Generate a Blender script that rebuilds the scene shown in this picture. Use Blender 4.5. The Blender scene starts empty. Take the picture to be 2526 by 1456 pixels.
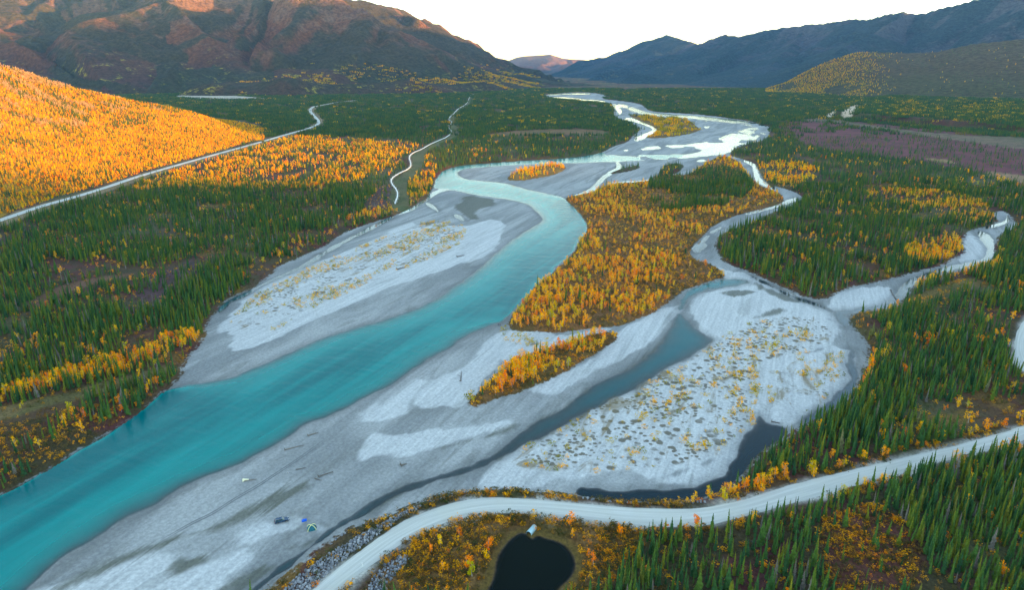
import bpy, bmesh, math, random
import numpy as np
from mathutils import Vector, Matrix
R = math.radians
random.seed(7); rng = np.random.default_rng(7)
SC = bpy.context.scene

# ------------------------------------------------------------------ camera, light, exposure
HC = 150.0                      # camera height above the river (m)
FP, CX, CY, HOR = 1684.0, 1263.0, 728.0, 158.0
PITCH = math.atan((CY - HOR) / FP)
cam_d = bpy.data.cameras.new('camera'); cam = bpy.data.objects.new('camera', cam_d)
SC.collection.objects.link(cam); SC.camera = cam
cam.location = (0, 0, HC); cam.rotation_euler = (math.pi/2 - PITCH, 0, 0)
cam_d.sensor_width = 36; cam_d.lens = 36 * FP / 2526
cam_d.clip_start = 1; cam_d.clip_end = 80000
SUN_EL, SUN_XY = R(5.0), (0.97, -0.243)
W = bpy.data.worlds.new('World'); SC.world = W; W.use_nodes = True
wn = W.node_tree; wn.nodes.clear()
sky = wn.nodes.new('ShaderNodeTexSky'); sky.sky_type = 'NISHITA'; sky.sun_disc = False
sky.sun_elevation = SUN_EL; sky.sun_rotation = math.atan2(SUN_XY[0], SUN_XY[1])
sky.air_density = 0.8; sky.dust_density = 0.0; sky.ozone_density = 0.3
bg = wn.nodes.new('ShaderNodeBackground'); bg.inputs[1].default_value = 0.15
wo = wn.nodes.new('ShaderNodeOutputWorld')
wn.links.new(sky.outputs[0], bg.inputs[0]); wn.links.new(bg.outputs[0], wo.inputs[0])
sun_d = bpy.data.lights.new('sun', 'SUN'); sun = bpy.data.objects.new('sun', sun_d); SC.collection.objects.link(sun)
sun_d.energy = 3.3; sun_d.angle = R(0.5); sun_d.color = (1.0, 0.47, 0.07)
sdir = Vector((SUN_XY[0]*math.cos(SUN_EL), SUN_XY[1]*math.cos(SUN_EL), math.sin(SUN_EL)))
sun.rotation_euler = sdir.to_track_quat('Z', 'Y').to_euler()
SC.view_settings.view_transform = 'Standard'; SC.view_settings.look = 'None'
SC.view_settings.exposure = 2.85; SC.view_settings.gamma = 1.0
SC.cycles.max_bounces = 5; SC.cycles.transparent_max_bounces = 6; SC.cycles.volume_bounces = 0
SC.cycles.use_denoising = True

# ------------------------------------------------------------------ picture plane -> place
sp, cp = math.sin(PITCH), math.cos(PITCH)
def ray(px, py):
    xc = (np.asarray(px, float) - CX) / FP; yc = (CY - np.asarray(py, float)) / FP
    return xc, yc*sp + cp, yc*cp - sp
def gnd(px, py, z=0.0):
    dx, dy, dz = ray(px, py); t = (z - HC) / dz
    return dx*t, dy*t
def gpoly(pts, z=0.0):
    a = np.array(pts, float); x, y = gnd(a[:, 0], a[:, 1], z); return np.stack([x, y], 1)
def at_depth(px, py, Y):
    dx, dy, dz = ray(px, py); t = Y / dy
    return float(dx*t), float(Y), float(HC + dz*t)
def proj(x, y, z):
    y = np.asarray(y, float); zz = np.asarray(z, float) - HC
    d = y*cp - zz*sp; u = y*sp + zz*cp
    return CX + FP*np.asarray(x)/d, CY - FP*u/d, d
def chaikin(p, n=2, closed=True):
    p = np.array(p, float)
    for _ in range(n):
        q = np.roll(p, -1, 0) if closed else p[1:]
        a = p if closed else p[:-1]
        c = np.stack([.75*a + .25*q, .25*a + .75*q], 1).reshape(-1, 2)
        p = c if closed else np.vstack([p[:1], c, p[-1:]])
    return p
def G(pts, z=0.0, n=2): return gpoly(chaikin(pts, n), z)
def ribbon(line, w, n=2):       # picture-plane polyline with pixel widths -> polygon on the ground
    p = np.array([l[:2] for l in line], float); ww = np.array([l[2] if len(l) > 2 else w for l in line], float)
    pw = chaikin(np.column_stack([p, ww])[:, :2], n, False)
    s = np.linspace(0, 1, len(pw)); ww = np.interp(s, np.linspace(0, 1, len(ww)), ww)
    t = np.gradient(pw, axis=0); t /= np.linalg.norm(t, axis=1)[:, None] + 1e-9
    nrm = np.stack([-t[:, 1], t[:, 0]], 1)
    return np.vstack([pw + nrm*ww[:, None]/2, (pw - nrm*ww[:, None]/2)[::-1]])
# ------------------------------------------------------------------ numeric helpers
def smooth(a): a = np.clip(a, 0, 1); return a*a*(3 - 2*a)
def vnoise(x, y, seed=0):
    x = np.asarray(x, float); y = np.asarray(y, float)
    ix = np.floor(x).astype(np.int64); iy = np.floor(y).astype(np.int64); fx = x - ix; fy = y - iy
    fx = fx*fx*(3 - 2*fx); fy = fy*fy*(3 - 2*fy)
    def h(a, b):
        n = (a*374761393 + b*668265263 + seed*1442695041) & 0x7fffffff
        n = ((n ^ (n >> 13)) * 1274126177) & 0x7fffffff
        return ((n ^ (n >> 16)) & 0xffff) / 65535.0
    return (h(ix, iy)*(1-fx) + h(ix+1, iy)*fx)*(1-fy) + (h(ix, iy+1)*(1-fx) + h(ix+1, iy+1)*fx)*fy
def fbm(x, y, oct=4, seed=0):
    s = 0; a = .5; n = 0
    for o in range(oct):
        s = s + a*vnoise(x*2**o, y*2**o, seed + o*17); n += a; a *= .5
    return s / n
def inside(P, poly):
    x, y = P[:, 0], P[:, 1]; r = np.zeros(len(P), bool)
    x1, y1 = poly[:, 0], poly[:, 1]; x2, y2 = np.roll(x1, -1), np.roll(y1, -1)
    for a, b, c, d in zip(x1, y1, x2, y2):
        if b == d: continue
        k = (b > y) != (d > y)
        r ^= k & (x < (c - a)*(y - b)/(d - b) + a)
    return r
def sd(P, poly, margin=40.0):     # signed distance in metres, positive inside, clipped at -margin
    out = np.full(len(P), -margin)
    lo, hi = poly.min(0) - margin, poly.max(0) + margin
    k = np.where((P[:, 0] > lo[0]) & (P[:, 0] < hi[0]) & (P[:, 1] > lo[1]) & (P[:, 1] < hi[1]))[0]
    if not len(k): return out
    Q = P[k]; d2 = np.full(len(k), 1e18); q = np.roll(poly, -1, 0)
    for a, b in zip(poly, q):
        e = b - a; L = e @ e
        if L < 1e-9: continue
        w = Q - a; t = np.clip((w @ e)/L, 0, 1); w = w - t[:, None]*e
        d2 = np.minimum(d2, (w*w).sum(1))
    d = np.sqrt(d2); out[k] = np.where(inside(Q, poly), d, np.maximum(-d, -margin))
    return out

# ------------------------------------------------------------------ the map, traced in picture pixels (2526 wide)
RIVERBED = [(-300,1330),(0,1220),(60,1190),(130,1150),(200,1105),(270,1065),(340,1018),(397,970),(447,929),(450,900),(493,848),(507,825),(507,802),(523,780),(547,748),(573,732),(633,705),(673,672),(693,652),(733,638),(800,608),(841,577),(908,552),(965,535),(1008,518),(1028,502),(1055,488),(1062,475),(1068,463),(1075,443),(1088,423),(1125,410),(1175,405),(1275,397),(1408,390),(1488,377),(1508,363),(1551,350),(1561,333),(1578,324),(1570,312),(1541,300),(1511,292),(1515,270),(1505,256),(1475,250),(1353,243),(1341,233),(1408,228),(1458,228),(1500,236),(1480,244),(1558,252),(1591,261),(1600,275),(1683,280),(1750,285),(1816,294),(1870,303),(1904,315),(1897,332),(1888,347),(1830,358),(1802,374),(1800,386),(1826,390),(1863,403),(1872,420),(1880,437),(1896,457),(1930,463),(1976,480),(1980,495),(1943,515),(1900,525),(1870,545),(1816,562),(1773,582),(1763,608),(1776,635),(1793,652),(1856,672),(1896,692),(1943,712),(1983,732),(2030,740),(2060,725),(2100,708),(2150,698),(2203,687),(2250,672),(2316,658),(2360,635),(2383,622),(2370,602),(2383,575),(2400,565),(2450,555),(2463,545),(2450,528),(2466,518),(2490,528),(2500,542),(2512,552),(2493,566),(2463,582),(2456,602),(2453,632),(2433,655),(2416,660),(2316,677),(2283,690),(2260,700),(2243,720),(2233,740),(2210,754),(2166,765),(2116,770),(2096,780),(2096,798),(2113,818),(2133,838),(2146,862),(2143,885),(2130,910),(2120,930),(2113,952),(2106,970),(2096,977),(2050,1013),(2010,1037),(1976,1053),(1950,1073),(1916,1093),(1883,1113),(1850,1150),(1838,1170),(1815,1190),(1790,1206),(1755,1226),(1683,1240),(1541,1243),(1475,1233),(1425,1224),(1341,1214),(1241,1204),(1158,1209),(1091,1221),(1041,1238),(975,1264),(925,1282),(875,1295),(830,1322),(790,1350),(740,1392),(690,1432),(655,1460),(560,1540),(300,1800),(-500,1800)]
I_CENTRE = [(1388,487),(1440,478),(1465,470),(1495,457),(1525,453),(1605,447),(1618,433),(1683,433),(1703,430),(1723,413),(1750,397),(1770,387),(1796,387),(1823,397),(1836,417),(1850,433),(1870,457),(1913,473),(1936,485),(1930,502),(1876,515),(1823,528),(1783,545),(1756,558),(1733,582),(1703,612),(1703,628),(1720,645),(1743,648),(1776,665),(1793,682),(1766,688),(1716,705),(1683,717),(1658,738),(1608,772),(1568,788),(1538,802),(1508,807),(1441,813),(1375,822),(1318,818),(1261,815),(1251,798),(1258,782),(1281,757),(1301,727),(1321,704),(1358,677),(1401,637),(1421,617),(1431,590),(1451,567),(1440,537),(1408,504)]
I_LONG = [(1185,965),(1211,935),(1235,915),(1261,892),(1291,878),(1341,865),(1388,848),(1435,832),(1475,822),(1521,818),(1525,832),(1508,848),(1468,872),(1425,898),(1391,922),(1341,942),(1301,958),(1275,970),(1241,978),(1208,990),(1175,1007),(1155,1003),(1158,987)]
I_SMALL = [(1245,443),(1271,423),(1341,407),(1381,405),(1401,413),(1375,430),(1325,440),(1275,448)]
I_UP = [(1545,282),(1600,287),(1683,292),(1703,298),(1716,310),(1730,320),(1703,330),(1683,334),(1641,340),(1595,343),(1592,335),(1618,327),(1622,317),(1591,303),(1561,290)]
I_BIT = [(1500,425),(1560,408),(1585,410),(1565,420),(1510,430)]
I_BIT2 = [(1620,432),(1640,405),(1680,403),(1690,410),(1670,428),(1640,436)]
ISLANDS = [G(p, .6) for p in (I_CENTRE, I_LONG, I_SMALL, I_UP, I_BIT, I_BIT2)]
BED = G(RIVERBED, .4, 1)
RIVER = [(-300,1400),(-100,1275),(0,1222),(60,1192),(130,1152),(200,1107),(270,1067),(340,1020),(397,972),(425,962),(500,945),(600,922),(733,858),(841,818),(975,785),(1075,738),(1158,682),(1225,625),(1275,582),(1325,556),(1338,545),(1330,530),(1321,520),(1305,505),(1258,492),(1208,486),(1150,476),(1105,467),(1068,466),(1075,443),(1088,423),(1125,410),(1175,405),(1275,397),(1408,390),(1488,377),(1510,372),(1530,380),(1600,383),(1683,380),(1700,385),(1683,391),(1600,394),(1521,399),(1491,399),(1425,402),(1341,403),(1241,408),(1155,415),(1128,423),(1135,440),(1180,447),(1235,450),(1285,463),(1341,477),(1388,486),(1408,502),(1438,535),(1451,565),(1431,588),(1421,615),(1401,635),(1358,675),(1321,702),(1301,725),(1281,755),(1261,775),(1241,792),(1218,800),(1191,812),(1141,835),(1101,862),(1041,898),(975,945),(941,965),(841,1014),(733,1057),(633,1127),(500,1180),(400,1230),(300,1284),(200,1347),(133,1400),(83,1444),(0,1500),(-150,1600),(-350,1500)]
BRAIDS = [
 [(1683,357),(1750,350),(1783,337),(1830,320),(1856,313),(1897,316),(1890,330),(1880,345),(1830,356),(1816,360),(1798,378),(1750,384),(1683,391),(1660,392),(1660,386),(1683,383),(1730,374),(1735,368),(1683,364)],
 ribbon([(1575,278,5),(1620,283,6),(1683,287,6),(1750,293,8),(1816,300,9),(1870,309,10),(1902,318,9)], 8),
 ribbon([(1495,378,7),(1560,369,8),(1620,364,7),(1690,360,6)], 8),
 ribbon([(1516,258,10),(1530,270,13),(1524,286,9),(1560,294,9),(1600,307,8),(1620,320,6),(1600,330,9),(1580,340,12),(1545,357,12),(1500,375,12)], 10),
 ribbon([(1505,255,6),(1540,259,10),(1560,270,9),(1600,281,5)], 8),
 ribbon([(1343,234,3),(1352,240,4),(1400,243,5),(1460,248,5),(1512,255,6)], 5), ribbon([(1345,233,3),(1400,231,2.5),(1458,231,2)], 3),
 ribbon([(1525,221,2),(1560,219,5),(1600,216,2.5),(1641,213,3),(1661,209,2)], 3),
 [(1737,297),(1750,300),(1753,310),(1742,319),(1735,312)], [(1705,336),(1722,331),(1728,334),(1712,340)],
 [(1690,427),(1700,402),(1722,394),(1745,394),(1730,406),(1712,426)],
 ribbon([(1521,399,8),(1531,413,9),(1500,430,10),(1478,448,12),(1465,468,12),(1440,479,9),(1405,489,5)], 10), ribbon([(1500,452,6),(1560,450,4),(1608,443,3)], 4),
 ribbon([(1108,464,8),(1080,472,8),(1050,492,7),(1025,512,7),(985,526,5)], 7), ribbon([(1050,500,6),(1075,515,6),(1082,524,3)], 5), [(1120,530),(1130,530),(1150,543),(1145,547),(1125,540)],
 ribbon([(975,530,4),(900,572,5),(841,600,6),(790,632,9),(720,672,10),(650,700,9),(600,730,9),(560,745,8),(540,770,7)], 8)]
CREEK = [ribbon([(2058,770,6),(2085,772,9),(2116,766,9),(2166,759,8),(2200,748,12),(2225,725,26),(2240,702,20),(2280,682,12),(2340,662,12),(2400,653,12),(2430,645,16),(2447,622,16),(2440,596,22),(2420,578,12),(2412,570,4)], 10),
 ribbon([(2430,562,5),(2470,553,7),(2490,543,6),(2485,532,3)], 6),
 ribbon([(2062,770,16),(2078,788,26),(2095,802,16)], 16), ribbon([(2104,860,12),(2100,885,18),(2098,905,16),(2110,935,22),(2095,962,28),(2060,995,22),(2020,1025,18),(1985,1043,14)], 18),
 ribbon([(1835,393,10),(1863,405,10),(1866,440,13),(1880,452,8),(1915,466,6)], 8), ribbon([(1965,490,10),(1930,503,8),(1890,515,8),(1840,527,4)], 7),
 [(1747,575),(1775,560),(1782,562),(1765,573)], [(1713,622),(1705,612),(1725,598),(1740,582),(1752,580),(1745,592),(1730,600),(1748,603),(1735,612),(1728,625)],
 ribbon([(1850,680,3),(1900,705,4),(1960,735,5),(2020,755,7),(2058,770,8)], 5)]
CHANNEL = [(1683,772),(1703,800),(1755,835),(1760,845),(1716,872),(1683,892),(1641,910),(1575,954),(1541,972),(1475,1005),(1430,1028),(1400,1045),(1330,1082),(1301,1090),(1240,1128),(1175,1160),(1108,1180),(1041,1200),(941,1240),(898,1275),(841,1298),(783,1342),(733,1383),(667,1430),(620,1475),(600,1475),(640,1440),(733,1372),(841,1288),(885,1265),(925,1232),(1041,1182),(1108,1166),(1191,1138),(1250,1100),(1290,1070),(1335,1035),(1388,1012),(1438,970),(1475,948),(1575,898),(1635,848),(1655,805),(1665,775)]
CHPOOL = [(1680,730),(1716,708),(1768,692),(1800,688),(1840,690),(1855,700),(1800,708),(1740,716),(1700,735),(1690,760),(1670,770)]
POOL = [(1425,1212),(1433,1203),(1475,1208),(1575,1213),(1683,1211),(1750,1193),(1790,1172),(1811,1132),(1828,1090),(1860,1050),(1872,1022),(1880,1028),(1895,1047),(1940,1053),(1945,1070),(1916,1093),(1883,1113),(1850,1150),(1830,1185),(1800,1205),(1760,1225),(1733,1229),(1683,1240),(1541,1241),(1475,1231),(1428,1223)]
POND = [(1190,1500),(1205,1462),(1221,1430),(1226,1385),(1244,1355),(1264,1334),(1284,1322),(1296,1324),(1311,1340),(1326,1328),(1345,1336),(1375,1343),(1401,1360),(1416,1385),(1419,1408),(1406,1435),(1378,1458),(1350,1500),(1320,1545),(1230,1560)]
ROAD_U = [(560,1660),(640,1570),(700,1512),(770,1452),(841,1390),(925,1329),(991,1282),(1075,1250),(1141,1231),(1208,1223),(1308,1228),(1408,1238),(1541,1250),(1683,1254),(1750,1250),(1850,1227),(1916,1203),(2016,1177),(2116,1153),(2216,1130),(2283,1113),(2350,1100),(2416,1080),(2483,1063),(2526,1047),(2620,1005),(2700,955),(2760,900)]
ROAD_L = [(720,1620),(760,1530),(820,1478),(875,1422),(925,1390),(975,1353),(1025,1317),(1075,1297),(1125,1280),(1175,1268),(1241,1265),(1308,1268),(1408,1278),(1508,1288),(1575,1298),(1683,1303),(1750,1297),(1816,1280),(1883,1263),(1950,1243),(2016,1227),(2083,1207),(2150,1187),(2216,1170),(2283,1150),(2350,1133),(2416,1117),(2466,1107),(2526,1087),(2640,1040),(2730,980),(2800,920)]
ROAD_FAR_L = [(2800,740),(2650,745),(2560,765),(2522,790),(2508,815),(2500,850),(2503,885),(2516,912),(2560,935),(2640,945),(2720,950)]
ROAD_FAR_R = [(2800,770),(2660,775),(2600,790),(2560,810),(2548,825),(2542,850),(2545,875),(2560,895),(2600,910),(2650,915),(2740,915)]
ZR = 2.6
HIGHWAY = [(-500,700),(-250,625),(0,543),(100,508),(187,485),(267,460),(333,437),(433,408),(533,380),(633,353),(700,333),(767,315),(790,303),(777,287),(763,273),(770,263),(790,260),(823,253),(880,247)]
PIPE = [(975,499),(981,485),(980,470),(965,452),(965,440),(985,427),(1008,417),(1015,407),(1008,387),(1018,377),(1041,368),(1058,357),(1081,347),(1105,337),(1116,323),(1103,313),(1116,302),(1105,293),(1121,278),(1131,267),(1151,257),(1158,240),(1161,233),(1181,229)]
TRACK = [(990,520),(985,490),(985,465),(990,450),(1010,432),(1030,412),(1035,395),(1030,385),(1050,368),(1085,352),(1112,343),(1124,330),(1112,316),(1122,303),(1112,293),(1128,278),(1140,266),(1156,257),(1164,240)]
TERRACE = [(2040,291),(2068,284),(2090,288),(2200,300),(2350,312),(2525,326),(2900,350),(2900,250),(2400,235),(2200,235),(2060,262)]
hw = gpoly(chaikin(HIGHWAY, 2, False), 2.3)
def strip_poly(c, w):
    t = np.gradient(c, axis=0); t /= np.linalg.norm(t, axis=1)[:, None]; n = np.stack([-t[:, 1], t[:, 0]], 1)
    return np.vstack([c + n*w/2, (c - n*w/2)[::-1]])
trk = gpoly(chaikin(TRACK, 2, False), 1.3)
def resample(p, n):
    p = np.asarray(p, float); s = np.r_[0, np.cumsum(np.linalg.norm(np.diff(p, axis=0), axis=1))]
    q = np.linspace(0, s[-1], n); return np.stack([np.interp(q, s, p[:, k]) for k in range(p.shape[1])], 1)
ru, rl = (gpoly(resample(chaikin(p, 2, False), 220), ZR) for p in (ROAD_U, ROAD_L))
rfl, rfr = (gpoly(resample(chaikin(p, 2, False), 90), ZR) for p in (ROAD_FAR_L, ROAD_FAR_R))
ROADS = [np.vstack([ru[::3], rl[::-3]]), np.vstack([rfl[::2], rfr[::-2]])]
HWP = strip_poly(hw, 9.0); TRP = strip_poly(trk, 7.0)
pipe_pts = np.array([[*gnd(x, y, 3.2), 3.2] for x, y in chaikin(PIPE, 1, False)], float)
WATER = {'river': [G(RIVER, 0, 1)], 'braided_channel': [G(b, 0, 1) for b in BRAIDS], 'creek': [G(b, 0, 1) for b in CREEK],
         'side_channel': [G(CHANNEL, 0, 1), G(CHPOOL, 0, 1)], 'backwater': [G(POOL, 0, 1)]}
PONDP = G([(x, y - 6) for x, y in POND], .5, 1); TERR = G(TERRACE, 6, 2)
BRIGHT = [G(p, .5, 1) for p in (
 [(560,790),(620,727),(700,687),(841,625),(960,577),(1050,547),(1150,562),(1200,545),(1235,545),(1243,578),(1227,612),(1177,638),(1108,660),(975,694),(841,754),(760,787),(690,822),(600,857),(572,850),(563,815)],
 [(60,1480),(140,1448),(233,1421),(333,1388),(400,1363),(417,1398),(412,1433),(383,1468),(300,1530),(60,1560)],
 [(430,1432),(500,1405),(560,1385),(600,1362),(635,1370),(600,1400),(540,1430),(592,1452),(500,1475),(400,1480)],
 [(605,1328),(690,1290),(762,1275),(742,1300),(680,1316),(630,1332)], [(771,1290),(794,1289),(807,1305),(772,1315)],
 [(878,1035),(951,997),(985,970),(1015,952),(1040,935),(1020,965),(1000,1000),(1008,1017),(991,1023),(908,1047)],
 [(883,1135),(900,1085),(908,1063),(975,1073),(1060,1073),(1108,1068),(1245,1040),(1208,1062),(1108,1092),(991,1114),(908,1138)],
 [(1330,965),(1425,918),(1520,845),(1545,812),(1600,790),(1665,748),(1690,765),(1640,800),(1560,850),(1450,912),(1380,952)],
 [(1240,815),(1320,822),(1400,826),(1500,812),(1480,822),(1420,835),(1340,862),(1280,875),(1240,890),(1232,860)],
 [(1180,900),(1230,830),(1243,830),(1240,870),(1200,920),(1150,990),(1100,1000),(1020,1005),(1040,960)],
 [(1700,742),(1750,717),(1830,702),(1880,707),(1950,737),(2040,765),(2060,790),(1900,777),(1830,802),(1770,836),(1740,830),(1720,790)],
 [(1255,1137),(1330,1075),(1500,972),(1640,912),(1740,852),(1830,802),(1900,780),(2050,780),(2066,830),(2000,870),(1890,890),(1870,930),(1868,1010),(1850,1070),(1810,1112),(1700,1150),(1640,1172),(1500,1167),(1330,1167),(1270,1150)],
 [(1880,920),(1900,895),(2000,870),(2080,855),(2082,900),(2088,960),(2040,1000),(1960,1050),(1900,1045),(1876,1010)],
 [(2045,752),(2100,727),(2190,702),(2205,717),(2190,745),(2130,762),(2070,766)], [(2385,618),(2390,580),(2420,588),(2432,625),(2415,650),(2380,650)],
 [(1630,1182),(1740,1150),(1820,1110),(1855,1070),(1860,1090),(1810,1150),(1740,1185),(1660,1200)], [(1210,1165),(1240,1140),(1300,1165),(1340,1180),(1280,1190),(1200,1200)],
 [(1705,655),(1730,655),(1790,665),(1900,705),(1980,740),(1900,715),(1800,690)])]
SANDS = [G(p, 5, 1) for p in ([(2030,291),(2052,272),(2072,270),(2058,288)], [(2064,293),(2100,268),(2128,268),(2098,293)])]
PIT = G([(415,238),(480,233),(560,235),(640,241),(660,244),(580,246),(500,244)], 1, 1)
DARK = [G(p, .3, 1) for p in (CHANNEL,
 [(1130,500),(1150,480),(1220,490),(1235,505),(1170,520),(1190,545),(1150,540),(1110,505)],
 [(260,1385),(400,1325),(530,1290),(640,1235),(740,1195),(790,1190),(760,1215),(690,1240),(590,1300),(420,1350),(200,1440),(80,1480)],
 [(560,1420),(640,1380),(700,1385),(715,1400),(640,1445),(560,1490),(500,1475)], [(675,1358),(740,1330),(780,1312),(830,1320),(780,1352),(730,1368)],
 [(410,1400),(430,1375),(480,1372),(530,1385),(490,1400),(430,1425)], [(785,1242),(800,1245),(860,1270),(845,1275),(800,1260)],
 [(770,1310),(772,1285),(800,1275),(830,1290),(815,1310)], [(1240,1060),(1270,1045),(1280,1050),(1240,1075),(1130,1100),(1060,1115),(1110,1095)],
 [(1855,690),(1900,712),(1990,745),(1950,748),(1880,722)], [(1760,720),(1840,716),(1880,722),(1800,732)],[(1840,790),(1900,765),(1930,760),(1940,770),(1890,785)])]
SPARSE = [(G([(565,790),(620,730),(700,690),(841,628),(960,580),(1050,545),(1110,545),(1150,558),(1150,590),(1100,622),(975,675),(841,730),(740,775),(690,815),(620,815),(580,815)], .5, 1), .55),
 (BRIGHT[11], .9), (BRIGHT[12], .35), (G([(1250,815),(1320,820),(1360,835),(1330,860),(1250,850)], .5, 1), .5)]
FLOORS = [  # polygon, floor albedo
 (G(I_CENTRE, 1, 1), (.17,.085,.032)), (G(I_LONG, 1, 1), (.15,.08,.03)), (G(I_UP, 1, 1), (.17,.10,.035)), (G(I_SMALL, 1, 1), (.2,.12,.03)),
 (G([(0,1010),(60,995),(200,960),(330,925),(440,900),(440,915),(330,950),(200,985),(60,1025),(-60,1060),(-60,1020)], 1.5, 1), (.15,.11,.045)),
 (G([(60,760),(120,720),(200,695),(330,672),(340,680),(220,705),(150,735),(90,770)], 1.5, 1), (.12,.065,.04)),
 (G([(330,720),(420,660),(480,640),(520,660),(440,720),(340,760)], 1.5, 1), (.08,.045,.05)),
 (G([(880,530),(1000,485),(1060,470),(1050,490),(1000,518),(900,545),(840,550)], 1.5, 1), (.15,.085,.04)),
 (G([(900,500),(950,450),(980,470),(970,510),(900,520)], 1.5, 1), (.09,.05,.055)),
 (G([(900,1500),(960,1420),(1030,1330),(1110,1290),(1240,1272),(1420,1288),(1590,1308),(1600,1330),(1540,1400),(1480,1500)], 1.5, 1), (.15,.085,.032)),
 (G([(2000,1300),(2100,1250),(2180,1250),(2260,1330),(2300,1420),(2200,1500),(2060,1500),(2020,1400)], 1.5, 1), (.10,.04,.03)),
 (G([(1900,300),(2050,295),(2200,310),(2525,345),(2700,360),(2700,480),(2525,460),(2400,420),(2250,395),(2050,375),(1960,350)], 1.5, 1), (.12,.038,.045)),
 (G([(1940,296),(2060,300),(2200,325),(2350,345),(2525,370),(2700,385),(2700,360),(2525,340),(2300,330),(2150,310),(2040,292)], 1.5, 1), (.13,.092,.06)),
 (G([(2280,390),(2340,395),(2360,405),(2310,402)], 1.5, 1), (.22,.15,.07)), (G([(2420,420),(2525,435),(2700,450),(2700,475),(2525,455),(2440,440)], 1.5, 1), (.22,.14,.08)),
 (G([(2150,755),(2260,735),(2360,690),(2420,690),(2380,710),(2280,750),(2190,775),(2120,785)], 1.5, 1), (.13,.095,.03)),
 (G([(1180,332),(1300,320),(1420,318),(1520,325),(1500,335),(1400,332),(1300,334),(1200,338)], 1.5, 1), (.15,.085,.04)),
 (G([(1860,300),(1720,272),(1640,268),(1720,265),(1850,278),(1880,290)], 1.5, 1), (.22,.15,.03)), (G([(1335,228),(1500,222),(1560,228),(1700,238),(1640,240),(1480,236)], 1.5, 1), (.18,.11,.035)),
 (PIT, (.40,.36,.30)), (SANDS[0], (.5,.4,.3)), (SANDS[1], (.5,.4,.3)),
 (strip_poly(hw + np.array([5., -7.]), 26.0), (.20,.15,.085)), (TRP, (.20,.19,.14)), (strip_poly(trk, 20.0), (.10,.10,.045)),
 (G([(2440,1132),(2480,1112),(2526,1100),(2560,1110),(2526,1160),(2500,1140)], 2, 1), (.30,.30,.29)),
 (ROADS[0], (.34,.34,.32)), (ROADS[1], (.34,.34,.32))]

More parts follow.
